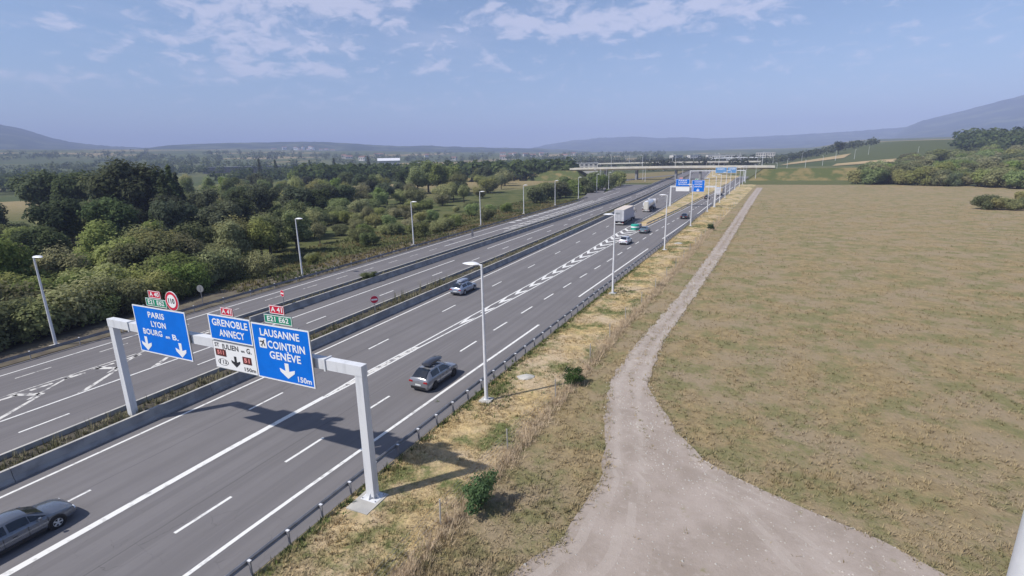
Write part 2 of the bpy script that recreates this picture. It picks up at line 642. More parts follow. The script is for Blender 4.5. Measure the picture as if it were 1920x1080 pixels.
def dup(o, loc=None, rz=None, sc=None, label=None, group=None, parent=None):
    c = o.copy()
    col.objects.link(c)
    c.parent = parent
    if loc is not None:
        c.location = loc
    if rz is not None:
        c.rotation_euler = (0, 0, rz)
    if sc is not None:
        c.scale = sc if hasattr(sc, '__len__') else (sc, sc, sc)
    if label:
        c['label'] = label
    if group:
        c['group'] = group
    for ch in [q for q in CHILD(o)]:
        dup(ch, parent=c)
    return c


_childcache = {}


def CHILD(o):
    if o.name not in _childcache:
        _childcache[o.name] = [q for q in bpy.data.objects if q.parent == o]
    return _childcache[o.name]


def ys(a, b, step):
    n = max(1, int(math.ceil((b - a) / step)))
    return [a + (b - a) * i / n for i in range(n + 1)]


def strip(fx0, fx1, y0, y1, z, step=6.0):
    mb = MB()
    yy = ys(y0, y1, step)
    for y in yy:
        mb.v += [(fx0(y), y, z), (fx1(y), y, z)]
    for i in range(len(yy) - 1):
        mb.f.append((2 * i, 2 * i + 1, 2 * i + 3, 2 * i + 2))
    return mb


# ------------------------------------------------------------------ road alignment: lateral position of each line along the road
def bend(y):
    if y < 40:
        return 0.0
    if y < 260:
        return -1.0e-4 * (y - 40) ** 2
    return -4.84 - .044 * (y - 260)


def bend2(y):
    return 0.0 if y < 170 else (-.00021 * (y - 170) ** 2 if y < 270 else -2.1 - .042 * (y - 270))


xL = lambda y: -35.45 + bend(y)                    # left edge line of the near carriageway
xNB = lambda y: -36.72 + bend(y) * .9              # near median barrier
xFB = lambda y: -39.05 + bend(y) * .8              # far median barrier
xMD = lambda y: -43.4 + bend(y) * .4 + bend2(y) * .5
xM1 = lambda y: -46.6 + bend2(y)
xN1 = lambda y: -49.15 + bend2(y)                  # barrier between opposing road and slip road
xN2 = lambda y: -50.75 + bend2(y)
xE2 = lambda y: -51.65
xLB = lambda y: -59.25 - .018 * y - (0 if y < 190 else .0006 * (y - 190) ** 2)
xE1 = lambda y: max(-56.6 - .034 * y, xLB(y) + 1.15)
xLD = table([(15, -55.2), (40, -56.1), (80, -56.5), (140, -56.5), (300, -61)])
xC = table([(0, -28.2), (20, -28.2), (28, -27.95)])
xDL = lambda y: -31.6 + bend(y) * .9
xGL = table([(28, -28.1), (45, -27.7), (65, -27.1), (92, -27.0), (114, -27.3), (160, -26.6), (262, -26.4), (420, -32.5), (700, -45)])
xGR = table([(28, -27.8), (38, -27.3), (49, -26.55), (62, -25.9), (86, -25.15), (102, -24.45), (123, -23.1), (172, -19.5), (262, -14.6), (420, -9.5), (700, 1)])
xDR = table([(0, -24.1), (21, -23.7), (45, -22.95), (67, -21.95), (85, -20.95), (123, -19.4), (172, -16.6), (262, -12.2), (420, -7), (700, 3)])
xR = table([(0, -20.95), (15, -20.72), (30, -20.1), (60, -18.7), (100, -16.75), (146, -14.4), (190, -13.0), (262, -10.2), (420, -4.5), (700, 5)])
xGD = table([(0, -18.55), (18, -18.15), (40, -17.45), (63, -16.6), (98, -15.1), (134, -13.95), (177, -12.3), (250, -9.2), (420, -2.8), (700, 7)])
xFN = table([(0, -12.6), (18, -12.3), (33, -11.8), (53, -11.1), (75, -10.0), (129, -8.0), (210, -3.5), (320, 2.1)])
YN, YF = -25.0, 640.0


def height(x, y):
    r_ = math.hypot(x, y)
    h = -.14
    if x < -60:
        k = sstep(-62.5, -78, x) * (1 - sstep(190, 330, y))
        h -= 1.6 * k
    if x > xFN(max(0, min(320, y))) - .5 and y < 500:
        h += .05 * mnoise.noise(Vector((x * .09, y * .09, 0)))
    h += 29 * sstep(420, 950, r_) * sstep(-10, 210, x - (y - 900) * .12) * (y > 0)
    az = math.atan2(-x, max(y, 1e-3))          # 0 along the road, positive to its left
    left = sstep(.15, 1.1, az)
    h += sstep(650, 3600, r_) * (46 + 62 * left)
    if r_ > 300:
        h += sstep(300, 1500, r_) * 5 * mnoise.noise(Vector((x * .0016, y * .0016, 3)))
    return h


# terrain: one sheet out to the horizon
mb = MB()
rings = [0.0] + [4 * (11000 / 4) ** (i / 118) for i in range(119)]
NAZ = 300
for r_ in rings[1:]:
    for k in range(NAZ):
        th = 2 * PI * k / NAZ
        x, y = r_ * math.sin(th), r_ * math.cos(th)
        mb.v.append((x, y, height(x, y)))
mb.v.append((0, 0, height(0, 0)))
ctr = len(mb.v) - 1
for i in range(len(rings) - 2):
    for k in range(NAZ):
        k2 = (k + 1) % NAZ
        mb.f.append((i * NAZ + k, (i + 1) * NAZ + k, (i + 1) * NAZ + k2, i * NAZ + k2))
for k in range(NAZ):
    mb.f.append((ctr, k, (k + 1) % NAZ))
tag(mb.build('ground', M_TERRAIN, smooth='full', fix=False), 'wide plain of meadows and stubble fields reaching the hills', kind='structure')

# carriageways
main_road = tag(strip(xNB, lambda y: xGD(y) + .15, YN, YF, 0.0).build('motorway', M_ROAD), 'near motorway carriageway of grey asphalt with four lanes', kind='structure')
opp_road = tag(strip(xN1, xFB, YN, YF, 0.0).build('opposing_carriageway', M_ROAD2), 'middle carriageway of grey asphalt between the two median strips', kind='structure')
slip = MB()
slip = strip(xLB, xN2, YN, 330, 0.0)
slip_road = tag(slip.build('slip_road', M_ROAD2), 'slip road of worn asphalt below the tree bank', kind='structure')
ramp_pts = [(-61, 205), (-66, 235), (-74, 268), (-82, 305), (-87, 345), (-86, 390), (-78, 440), (-62, 500), (-40, 570)]
mb = MB()
for i, (x, y) in enumerate(ramp_pts):
    a = Vector(ramp_pts[max(i - 1, 0)])
    b = Vector(ramp_pts[min(i + 1, len(ramp_pts) - 1)])
    t_ = (b - a).normalized()
    nrm = Vector((t_.y, -t_.x))
    for k in (-4, 4):
        mb.v.append((x + nrm.x * k, y + nrm.y * k, .02))
for i in range(len(ramp_pts) - 1):
    mb.f.append((2 * i, 2 * i + 1, 2 * i + 3, 2 * i + 2))
tag(mb.build('ramp', M_ROAD2), 'curved ramp bending away toward the overpass', kind='structure')

# soil strips inside the two medians and the grass wedge between the branches
xNB_in = lambda y: xNB(y) - .3
tag(strip(lambda y: xFB(y) - .05, lambda y: xNB(y) + .05, YN, YF, .50).build('median_soil', M_SOIL), 'dark soil between the median barriers', kind='structure')
tag(strip(lambda y: xN2(y) - .05, lambda y: xN1(y) + .05, 35.5, YF, .50).build('nose_soil', M_SOIL), 'dark soil between slip road barriers', kind='structure')
hatch_pave = tag(strip(lambda y: xN2(y) - .01, lambda y: xN1(y) + .01, YN, 35.6, .004).build('hatched_pavement', M_ROAD2), 'asphalt joining slip road and middle carriageway', kind='structure')
gore_soil = tag(strip(lambda y: xGL(y) + .9, lambda y: xGR(y) - .9, 131, 600, .03, 8).build('gore_island', M_VERGE), 'grass wedge where the two branches part', kind='structure')

# right verge, field and gravel track
verge = MB()
yy = ys(YN, 330, 1.5)
NX = 7
for y in yy:
    a, b = xGD(y) + .15, xFN(y) + .3
    for k in range(NX + 1):
        t_ = k / NX
        x = lerp(a, b, t_)
        z = -.015 + (.10 * mnoise.noise(Vector((x * .35, y * .35, 1))) + .06 * math.sin(PI * t_)) * min(1, 4 * t_ * 1.0)
        verge.v.append((x, y, max(z, -.10)))
for i in range(len(yy) - 1):
    for k in range(NX):
        j = i * (NX + 1) + k
        verge.f.append((j, j + 1, j + NX + 2, j + NX + 1))
tag(verge.build('verge', M_VERGE, smooth='full'), 'dry grass verge between guardrail and wire fence', kind='structure')

field = MB()
fy = ys(4, 330, 3.0)
for y in fy:
    a, b = xFN(y) + .28, 130
    for k in range(25):
        t_ = (k / 24) ** 1.6
        x = lerp(a, b, t_)
        field.v.append((x, y, -.03 + .05 * mnoise.noise(Vector((x * .3, y * .3, 5)))))
for i in range(len(fy) - 1):
    for k in range(24):
        j = i * 25 + k
        field.f.append((j, j + 1, j + 26, j + 25))
tag(field.build('field', M_FIELD, smooth='full'), 'dry brown meadow beyond the wire fence', kind='structure')

pathL = table([(4, -11), (15.4, -8.3), (18.7, -6.7), (24.4, -6.1), (30, -7.4), (36.3, -8.8), (45, -8.6), (63.6, -7.1), (99.5, -5.4), (232, -.2), (300, 3)])
pathR = table([(4, 24), (15, 20), (20, 14), (23.2, 9.0), (25.1, 6.0), (25.9, 3.4), (27.9, -.9), (31.5, -3.3), (37.4, -6.0), (47.5, -6.3), (67, -5.1), (100, -3.2), (227, 2.4), (300, 6)])
mb = MB()
py_ = ys(4, 300, .9)
for y in py_:
    j1 = .35 * mnoise.noise(Vector((y * .6, 0, 0))) + .2 * mnoise.noise(Vector((y * 2.3, 0, 4)))
    j2 = .35 * mnoise.noise(Vector((y * .6, 9, 0))) + .2 * mnoise.noise(Vector((y * 2.3, 7, 4)))
    for k in range(41):
        mb.v.append((lerp(pathL(y) + j1, pathR(y) + j2, k / 40), y, .035))
for i in range(len(py_) - 1):
    for k in range(40):
        j = i * 41 + k
        mb.f.append((j, j + 1, j + 42, j + 41))
        x, y = mb.v[j][0], mb.v[j][1]
        c0 = pathL(y) + min(1.5, .5 * (pathR(y) - pathL(y))) + .2 * mnoise.noise(Vector((y * .12, 3, 0)))
        rt_ = max(math.exp(-((x - c0 - sd * .78) / .28) ** 2) for sd in (-1, 1))
        if y < 34:
            c1 = -3.2 + (34 - y) * .55
            rt_ = max(rt_, .8 * max(math.exp(-((x - c1 - sd * .95) / .4) ** 2) for sd in (-1, 1)))
        mb.tint.append(rt_ * (.6 + .4 * mnoise.noise(Vector((x, y * .5, 1)))))
tag(mb.build('gravel_track', M_GRAVEL, smooth='full', fix=False), 'pale gravel track widening beside the dry meadow', kind='structure')

st_ = MB()
rs = random.Random(77)
for i in range(5200):
    y = 12 + 90 * rs.random() ** 2
    x = lerp(pathL(y) - .2, pathR(y) + .2, rs.random())
    q = rs.uniform(.015, .055) * (1.8 if rs.random() < .05 else 1)
    z = .035
    st_.mesh([(x - q, y, z), (x + q * .8, y - q * .6, z), (x + q * .2, y + q, z), (x, y, z + q * 1.1)], [(0, 1, 3), (1, 2, 3), (2, 0, 3)])
tag(st_.build('loose_stones', M_CONCL, fix=False), 'loose stones strewn over the gravel track', kind='stuff')

# earth bank behind the left barrier
mb = MB()
yy = ys(YN, 200, 3)
for y in yy:
    for dx, z in ((-.25, -.01), (-2.0, -.05), (-4.5, -.45), (-8, -1.0), (-13, -1.55)):
        mb.v.append((xLB(y) + dx, y, (height(xLB(y) + dx, y) + .10 if dx < -1 else z) + .04 * mnoise.noise(Vector((dx * .5, y * .4, 2)))))
for i in range(len(yy) - 1):
    for k in range(4):
        j = i * 5 + k
        mb.f.append((j, j + 1, j + 6, j + 5))
tag(mb.build('bank', M_BANK, smooth='full'), 'bare earth bank between slip road barrier and trees', kind='structure')

# ------------------------------------------------------------------ painted markings: every dash and chevron its own sheet
ZP = .0045


def line(parent, name, fx, y0, y1, wdt, m=M_PAINT, z=ZP, step=4.0):
    return strip(lambda y: fx(y) - wdt / 2, lambda y: fx(y) + wdt / 2, y0, y1, z, step).build(name, m, parent)


line(main_road, 'edge_line', xL, YN, YF, .20)
line(main_road, 'centre_line', xC, YN, 26, .42)
for off in (-.19, .19):
    line(main_road, 'gore_line', lambda y: lerp(xGL(y), xGR(y), .5) + off * sstep(24, 29, y) * 1.6, 26, 37, .17)
line(main_road, 'worn_infill', lambda y: lerp(xGL(y), xGR(y), .5), 26, 37.5, .40, M_PAINTW, ZP - .0015)
line(main_road, 'gore_line', xGL, 37, 560, .18)
line(main_road, 'gore_line', xGR, 37, 560, .18)
for a, b in ((YN, 47.9), (60.2, 98.3), (111.4, 150.4), (163.4, 202.4), (215.4, 254.4), (267, 306), (319, 358)):
    line(main_road, 'shoulder_line', xR, a, b, .24)
y = 12.0 - 13 * 3
k0 = 9.3
for k in range(-2, 34):
    y = k0 + 13 * k
    line(main_road, 'lane_dash', xDL, y, y + 3, .17)
for k in range(-6, 46):
    y = 18.5 + 6.5 * k
    line(main_road, 'lane_dash', xDR, y, y + 3, .19)
for k in range(18):
    y = 44.8 + 4.45 * k
    xl, xr = xGL(y + 1.5) + .12, xGR(y + 1.5) - .12
    if xr - xl < .5:
        continue
    xm = lerp(xl, xr, .36)
    Lg = 1.0 + (xr - xl) * .55
    th = 1.5
    mb = MB()
    mb.face([(xm, y, ZP + .001), (xr, y + Lg * 1.35, ZP + .001), (xr, y + Lg * 1.35 + th * .7, ZP + .001), (xm, y + th, ZP + .001)])
    mb.face([(xm, y, ZP + .001), (xm, y + th, ZP + .001), (xl, y + Lg + th * 1.3, ZP + .001), (xl, y + Lg, ZP + .001)])
    mb.build('chevron', M_PAINT, main_road)

line(opp_road, 'edge_line', xM1, YN, 76, .19)
for a, b in ((88.7, 126.8), (139, 177), (190, 228), (240, 278), (290, 328)):
    line(opp_road, 'edge_line', xM1, a, b, .19)
for k in range(-2, 26):
    y = 13.9 + 12.55 * k
    line(opp_road, 'lane_dash', xMD, y, y + 2.9, .17)
line(slip_road, 'edge_line', xE1, YN, 300, .17)
for k in range(-5, 6):
    y = 50.7 + 6.45 * k
    line(slip_road, 'lane_dash', xLD, y, y + 2.6, .15, M_PAINTW)
line(slip_road, 'edge_line', xLD, 88.5, 260, .20)
line(slip_road, 'hatch_line', xE2, YN, 33.5, .16, M_PAINTW)
line(hatch_pave, 'hatch_line', lambda y: -46.62, YN, 35, .001, M_PAINTW)
for k in range(-5, 4):                       # worn chevrons in the hatched merge
    y = 13.2 + 5.6 * k
    for pts in ([(-46.75, y), (-49.3, y + 4.3), (-49.3, y + 4.75), (-46.75, y + .75)],
                [(-49.3, y + 4.3), (-51.4, y + 3.3), (-51.4, y + 3.85), (-49.3, y + 4.75)],
                [(-49.1, y + 3.3), (-51.5, y + 7.4), (-51.5, y + 7.8), (-49.1, y + 3.75)]):
        mb = MB()
        mb.face([(px, yq, .0075) for px, yq in pts])
        mb.build('worn_chevron', M_PAINTW, slip_road)
for k in range(-8, 9):
    y = 15.4 + 2.3 * k
    if y < 33:
        line(slip_road, 'hatch_dash', lambda q: -51.05, y, y + 1.5, .34, M_PAINTW, .0075)
for k in range(14):                          # toothed edge hatch further up the slip road
    y = 128 + 4.6 * k
    mb = MB()
    a = xE1(y) + .1
    mb.face([(a, y, .0075), (a + 1.3, y + 1.2, .0075), (a + 1.3, y + 2.4, .0075), (a, y + 1.5, .0075)])
    mb.build('hatch_tooth', M_PAINT, slip_road)
for k in range(20):
    y = 116 + 5 * k
    a = xLD(y) + .2
    mb = MB()
    mb.face([(a, y, .0075), (a + 2.2, y + 2.6, .0075), (a + 2.2, y + 4.0, .0075), (a, y + 1.5, .0075)])
    mb.build('hatch_stroke', M_PAINTW, slip_road)
line(slip_road, 'hatch_line', lambda y: xLD(y) + 2.4, 112, 225, .18)

# ------------------------------------------------------------------ barriers and guardrails
PROF = [(-.30, 0), (-.30, .08), (-.17, .27), (-.09, .80), (.09, .80), (.17, .27), (.30, .08), (.30, 0)]


def barrier(fx, y0, y1, label, m=M_CONC, seg=12.0, group=None, cap=True):
    root = thing('concrete_barrier', label, 'barrier', (fx(y0), y0, 0))
    y = y0
    n = 0
    while y < y1 - .5:
        s_ = seg if y < 150 else seg * 3
        e = min(y + s_ - .03, y1)
        path = [(fx(q) - fx(y0), q - y0, 0) for q in ys(y, e, 6)]
        MB().loft(PROF, path).build('barrier_block', m, root)
        # coping along the top edge, in a paler concrete than the block
        MB().loft([(-.10, .797), (-.10, .822), (.10, .822), (.10, .797)], path).build('coping', M_CONCL, root)
        y += s_
    return root


barrier(xNB, YN, 420, 'long concrete median barrier beside the shadowed edge of the near lanes')
barrier(xFB, YN, 420, 'long concrete median barrier beside the middle carriageway, behind the weeds')
barrier(xN1, 36.5, 420, 'concrete barrier on the middle carriageway side of the slip road nose')
barrier(xN2, 35.0, 420, 'concrete barrier edging the slip road along the dark strip')
# rounded nose where the two barriers meet
nose = tag(MB().lathe([(1.1, 0), (1.1, .08), (.98, .27), (.90, .82), (.001, .83)], 18).build('barrier_nose', M_CONC, smooth=True, loc=(-49.95, 35.0, 0)), 'rounded concrete nose joining the slip road barriers', 'barrier')

WBEAM = [(-.035, -.155), (.035, -.09), (-.03, -.02), (-.03, .02), (.035, .09), (-.035, .155), (-.055, .155), (.012, .09), (-.05, .02), (-.05, -.02), (.012, -.09), (-.055, -.155)]


def guardrail(fx, y0, y1, label, side=1, step=2.0, dense_to=150):
    """side=+1: posts stand on the +X side of the beam"""
    root = thing('guardrail', label, 'guardrail', (fx(y0), y0, 0))
    y = y0
    while y < y1:
        e = min(y + 24, y1)
        MB().loft([(a * side, b + .60) for a, b in WBEAM], [(fx(q) - fx(y0), q - y0, 0) for q in ys(y, e, 4)]).build('rail', M_RAIL, root)
        y = e
    post = MB()
    post.box((.16 * side, 0, .37), (.10, .055, .74))
    post.box((.07 * side, 0, .60), (.12, .06, .20))
    pm = post.data('post', M_STEEL)
    capm = MB().box((.14 * side, 0, .755), (.17, .11, .03)).data('post_cap', M_WHITE)
    y = y0 + .4
    while y < y1:
        p = put('post', pm, root, (fx(y) - fx(y0), y - y0, 0))
        if y < 80:
            put('post_cap', capm, p)
        y += step if y < dense_to else step * 3
    return root


guardrail(xGD, 5.3, 260, 'steel guardrail on short posts along the dry verge')
guardrail(lambda y: xLB(y), -3, 215, 'steel guardrail at the foot of the wooded bank', side=-1, step=4)
guardrail(lambda y: xGL(y) + .7, 132, 330, 'steel guardrail on the island along the straight branch', side=1, step=4)
guardrail(lambda y: xGR(y) - .7, 132, 330, 'steel guardrail on the island along the diverging branch', side=-1, step=4)
cush = thing('crash_cushion', 'teal rounded crash cushion at the tip of the gore island', 'crash cushion', (-24.6, 124.0, 0))
MB().lathe([(.95, 0), (1.0, .15), (1.0, 1.15), (.85, 1.3), (.001, 1.33)], 18).build('drum', M_TEAL, cush, smooth=True)
MB().box((0, 3.0, .45), (1.2, 5.4, .9), taper=.9).build('absorber', M_STEEL, cush)
MB().lathe([(1.006, .55), (1.012, .6), (1.012, .8), (1.006, .85)], 18).build('stripe', M_SIGNW, cush, smooth=True)


# ------------------------------------------------------------------ lettering
def text_mesh(s, size, m, bold=.012, sx_=1.0, align='CENTER'):
    cu = bpy.data.curves.new('lettering', 'FONT')
    cu.body = s
    cu.size = size
    cu.align_x = align
    cu.align_y = 'CENTER'
    cu.offset = bold
    cu.space_character = 1.04
    cu.resolution_u = 3
    cu.extrude = .004
    o = bpy.data.objects.new('lettering', cu)
    col.objects.link(o)
    dg = bpy.context.evaluated_depsgraph_get()
    me = bpy.data.meshes.new_from_object(o.evaluated_get(dg))
    bpy.data.objects.remove(o)
    bpy.data.curves.remove(cu)
    for v in me.vertices:          # lay upright, facing -Y
        v.co = Vector((v.co.x * sx_, -v.co.z, v.co.y))
    me.materials.clear()
    me.materials.append(m)
    return me


def fit_text(s, width, height_, m):
    me = text_mesh(s, height_ * 1.40, m, bold=height_ * .030)
    xs = [v.co.x for v in me.vertices]
    zs = [v.co.z for v in me.vertices]
    kx = width / (max(xs) - min(xs))
    cz = (max(zs) + min(zs)) / 2
    cx_ = (max(xs) + min(xs)) / 2
    for v in me.vertices:
        v.co.x = (v.co.x - cx_) * kx
    return me


def prism(pts, d, m, name, parent, loc):
    """flat polygon (x,z) with a little depth toward -Y"""
    mb = MB()
    n = len(pts)
    mb.v = [(x, 0, z) for x, z in pts] + [(x, -d, z) for x, z in pts]
    mb.f = [tuple(range(n)), tuple(range(2 * n - 1, n - 1, -1))] + [(i, (i + 1) % n, n + (i + 1) % n, n + i) for i in range(n)]
    return mb.build(name, m, parent, loc)


def down_arrow(wd, ht, m, parent, loc):
    a = wd / 2
    pts = [(-.11 * wd * 1.2, ht / 2), (.11 * wd * 1.2, ht / 2), (.12 * wd, -.02 * ht), (a, .12 * ht), (a * .92, -.10 * ht), (0, -ht / 2), (-a * .92, -.10 * ht), (-a, .12 * ht), (-.12 * wd, -.02 * ht)]
    return prism(pts, .008, m, 'arrow', parent, loc)


def panel(x0, x1, z0, z1, y, label, face, border, bw=.07, name='road_sign', group=None):
    root = thing(name, label, 'road sign', ((x0 + x1) / 2, y, z0), group=group)
    wd, ht = x1 - x0, z1 - z0
    MB().box((0, .02, ht / 2), (wd, .05, ht)).build('backing', M_GREYBACK, root)
    MB().box((0, -.012, ht / 2), (wd - 2 * bw, .012, ht - 2 * bw)).build('face', face, root)
    fr = MB()
    fr.box((0, -.012, bw / 2), (wd, .014, bw))
    fr.box((0, -.012, ht - bw / 2), (wd, .014, bw))
    fr.box((-wd / 2 + bw / 2, -.012, ht / 2), (bw, .014, ht - 2 * bw))
    fr.box((wd / 2 - bw / 2, -.012, ht / 2), (bw, .014, ht - 2 * bw))
    fr.build('border', border, root)
    for u in (-.3, .3):
        MB().box((u * wd, .085, ht * .5), (.08, .08, ht * 1.02)).build('bracket', M_STEEL, root)
    return root, wd, ht


def word(root, wd, ht, s, u0, u1, v, h_, m):
    put('lettering', fit_text(s, (u1 - u0) * wd, h_, m), root, (((u0 + u1) / 2 - .5) * wd, -.021, (1 - v) * ht))


def tab(root, x, z, wd, ht, s, m):
    """route number tab standing on top of a panel"""
    t_ = MB().box((x, .02, z), (wd, .04, ht)).build('route_tab', m, root)
    fr = MB()
    for dx, dz, a, b in ((0, ht / 2 - .015, wd, .03), (0, -ht / 2 + .015, wd, .03), (-wd / 2 + .015, 0, .03, ht - .06), (wd / 2 - .015, 0, .03, ht - .06)):
        fr.box((x + dx, -.004, z + dz), (a, .01, b))
    fr.build('tab_border', M_SIGNW, t_)
    put('lettering', fit_text(s, wd * .78, ht * .58, M_SIGNW), t_, (x, -.008, z))
    MB().box((x, .06, z - ht * .3), (.06, .04, ht * 1.4)).build('tab_bracket', M_STEEL, t_)


GY = 17.95          # gantry beam axis
SY = 17.6           # sign faces


def gantry(xl, xr, y, zb, label, group=None, bw=.42):
    root = thing('sign_gantry', label, 'gantry', (xr, y, 0), group=group)
    W_ = xr - xl
    for x in (0, -W_):
        mb = MB()
        mb.box((x, 0, zb / 2 + .1), (.50, .42, zb - .2), taper=.90)
        mb.build('post', M_GANTRY, root)
        MB().box((x, 0, .06), (1.0, .85, .05)).build('base_plate', M_GANTRY, root)
        for dx, dy in ((.30, 0), (-.30, 0), (0, .27), (0, -.27)):
            g2 = MB()
            if dx:
                s_ = 1 if dx > 0 else -1
                g2.mesh([(x + s_ * .24, -.012, .085), (x + s_ * .45, -.012, .085), (x + s_ * .24, -.012, .45), (x + s_ * .24, .012, .085), (x + s_ * .45, .012, .085), (x + s_ * .24, .012, .45)],
                        [(0, 1, 2), (3, 5, 4), (0, 3, 4, 1), (1, 4, 5, 2), (2, 5, 3, 0)])
            else:
                s_ = 1 if dy > 0 else -1
                g2.mesh([(x - .012, s_ * .20, .085), (x - .012, s_ * .38, .085), (x - .012, s_ * .20, .45), (x + .012, s_ * .20, .085), (x + .012, s_ * .38, .085), (x + .012, s_ * .20, .45)],
                        [(0, 1, 2), (3, 5, 4), (0, 3, 4, 1), (1, 4, 5, 2), (2, 5, 3, 0)])
            g2.build('gusset', M_GANTRY, root)
        if y < 50:
            for dx in (-.42, .42):
                for dy in (-.34, .34):
                    MB().lathe([(.035, .085), (.035, .13), (.02, .135)], 6, 'z', (x + dx, dy, 0)).build('bolt', M_STEEL, root)
    MB().box((-W_ / 2, 0, zb + bw / 2 - .28), (W_ + .50, bw, bw + .12)).build('beam', M_GANTRY, root)
    for x in (-2.1, -W_ + 2.1, -W_ / 2):
        MB().box((x, 0, zb + bw / 2 - .28), (.10, bw + .12, bw + .24)).build('joint_collar', M_GANTRY, root)
    return root


gantry(-37.55, -16.72, GY, 7.35, 'pale grey overhead sign gantry spanning the near lanes with its blue signs')
tag(MB().box((0, 0, .0), (1.35, 1.75, .22)).build('footing', M_CONCL, loc=(-16.74, 17.55, -.03)), 'square concrete footing under the gantry post on the verge', 'footing')

r1, w1, h1 = panel(-34.25, -29.2, 5.90, 8.95, SY, 'blue overhead sign reading PARIS LYON BOURG en B. with two down arrows', M_BLUE, M_SIGNW)
word(r1, w1, h1, 'PARIS', .29, .60, .17, .36, M_SIGNW)
word(r1, w1, h1, 'LYON', .32, .60, .36, .36, M_SIGNW)
word(r1, w1, h1, 'BOURG', .13, .50, .545, .36, M_SIGNW)
word(r1, w1, h1, 'en', .56, .64, .58, .20, M_SIGNW)
word(r1, w1, h1, 'B.', .69, .80, .565, .34, M_SIGNW)
down_arrow(1.0, .92, M_SIGNW, r1, ((.15 - .5) * w1, -.019, .19 * h1))
down_arrow(1.0, .92, M_SIGNW, r1, ((.81 - .5) * w1, -.019, .19 * h1))
tab(r1, -.05, h1 + .84, 1.14, .43, 'A 40', M_RED)
tab(r1, -.02, h1 + .33, 1.98, .48, 'E21 E62', M_GREEN)
sp = thing('speed_sign', 'round red-ringed speed limit sign above the PARIS LYON panel', 'road sign', (-30.15, SY - .02, 8.95))
MB().lathe([(.56, .02), (.56, -.015)], 28, 'y', (0, 0, .60)).build('ring', M_RED, sp)
MB().lathe([(.59, .03), (.59, -.008)], 28, 'y', (0, 0, .60)).build('rim', M_SIGNW, sp)
MB().lathe([(.40, -.01), (.40, -.024)], 28, 'y', (0, 0, .60)).build('disc', M_SIGNW, sp)
put('lettering', fit_text('110', .56, .30, M_BLACK), sp, (0, -.03, .60))
MB().box((0, .06, .25), (.06, .06, .9)).build('bracket', M_STEEL, sp)

r2, w2, h2 = panel(-27.15, -23.74, 7.64, 9.13, SY, 'small blue overhead sign reading GRENOBLE ANNECY', M_BLUE, M_SIGNW)
word(r2, w2, h2, 'GRENOBLE', .09, .93, .30, .40, M_SIGNW)
word(r2, w2, h2, 'ANNECY', .23, .83, .70, .40, M_SIGNW)
tab(r2, -.05, h2 + .27, .95, .42, 'A 41', M_RED)
r3, w3, h3 = panel(-27.12, -23.70, 5.92, 7.56, SY, 'white overhead sign reading ST JULIEN en G. with dark display boxes', M_SIGNW, M_GREYBACK, bw=.03)
word(r3, w3, h3, 'ST', .05, .16, .14, .24, M_BLACK)
word(r3, w3, h3, 'JULIEN', .22, .62, .17, .30, M_BLACK)
word(r3, w3, h3, 'en', .68, .76, .21, .16, M_BLACK)
word(r3, w3, h3, 'G.', .81, .92, .18, .30, M_BLACK)
for u0, u1, v0, v1, s in ((.05, .30, .28, .53, '511'), (.69, .89, .40, .66, '51')):
    b_ = MB().box((((u0 + u1) / 2 - .5) * w3, -.024, (1 - (v0 + v1) / 2) * h3), ((u1 - u0) * w3, .02, (v1 - v0) * h3)).build('display_box', M_BROWN, r3)
    put('digits', fit_text(s, (u1 - u0) * w3 * .62, (v1 - v0) * h3 * .56, M_PINK), b_, (((u0 + u1) / 2 - .5) * w3, -.038, (1 - (v0 + v1) / 2) * h3))
down_arrow(.74, .66, M_BLACK, r3, ((.51 - .5) * w3, -.019, .34 * h3))
word(r3, w3, h3, '150m', .70, .96, .86, .22, M_BLACK)
ov = MB()
for sgn in (0,):
    n = 28
    for k in range(n):
        th, th2 = 2 * PI * k / n, 2 * PI * (k + 1) / n
        def op(t_, q):
            return ((.20 - .5) * w3 + q * .43 * math.cos(t_), -.021, .245 * h3 + q * .21 * math.sin(t_))
        ov.face([op(th, 1), op(th2, 1), op(th2, .88), op(th, .88)])
ov.build('exit_oval', M_BLACK, r3, fix=False)
prism([(-.05, -.14), (.02, -.14), (.10, .14), (.03, .14)], .005, M_BLACK, 'exit_slash', r3, ((.115 - .5) * w3, -.019, .245 * h3))
put('lettering', fit_text('13', .30, .22, M_BLACK), r3, ((.235 - .5) * w3, -.021, .245 * h3))

r4, w4, h4 = panel(-23.60, -19.45, 5.94, 9.07, SY - .05, 'large blue overhead sign reading LAUSANNE COINTRIN GENÈVE with one down arrow', M_BLUE, M_SIGNW)
word(r4, w4, h4, 'LAUSANNE', .15, .83, .155, .40, M_SIGNW)
word(r4, w4, h4, 'COINTRIN', .26, .90, .36, .42, M_SIGNW)
word(r4, w4, h4, 'GENÈVE', .27, .81, .545, .42, M_SIGNW)
word(r4, w4, h4, '150m', .72, .95, .90, .30, M_SIGNW)
down_arrow(1.10, .86, M_SIGNW, r4, ((.55 - .5) * w4, -.019, .215 * h4))
ap = MB().box(((.175 - .5) * w4, -.022, .655 * h4), (.54, .012, .56)).build('airport_symbol', M_SIGNW, r4)
for pts in ([(-.03, -.22), (.03, -.22), (.03, .22), (-.03, .22)], [(-.22, -.10), (0, .04), (.22, -.10), (.22, -.02), (0, .14), (-.22, -.02)], [(-.09, -.22), (.09, -.22), (.0, -.12)]):
    ca, sa = math.cos(-.6), math.sin(-.6)
    prism([(x * ca - z * sa, x * sa + z * ca) for x, z in pts], .004, M_BLACK, 'aircraft', ap, ((.175 - .5) * w4, -.0285 - rng.random() * .001, .655 * h4))
tab(r4, .0, h4 + .88, 1.02, .44, 'A 41', M_RED)
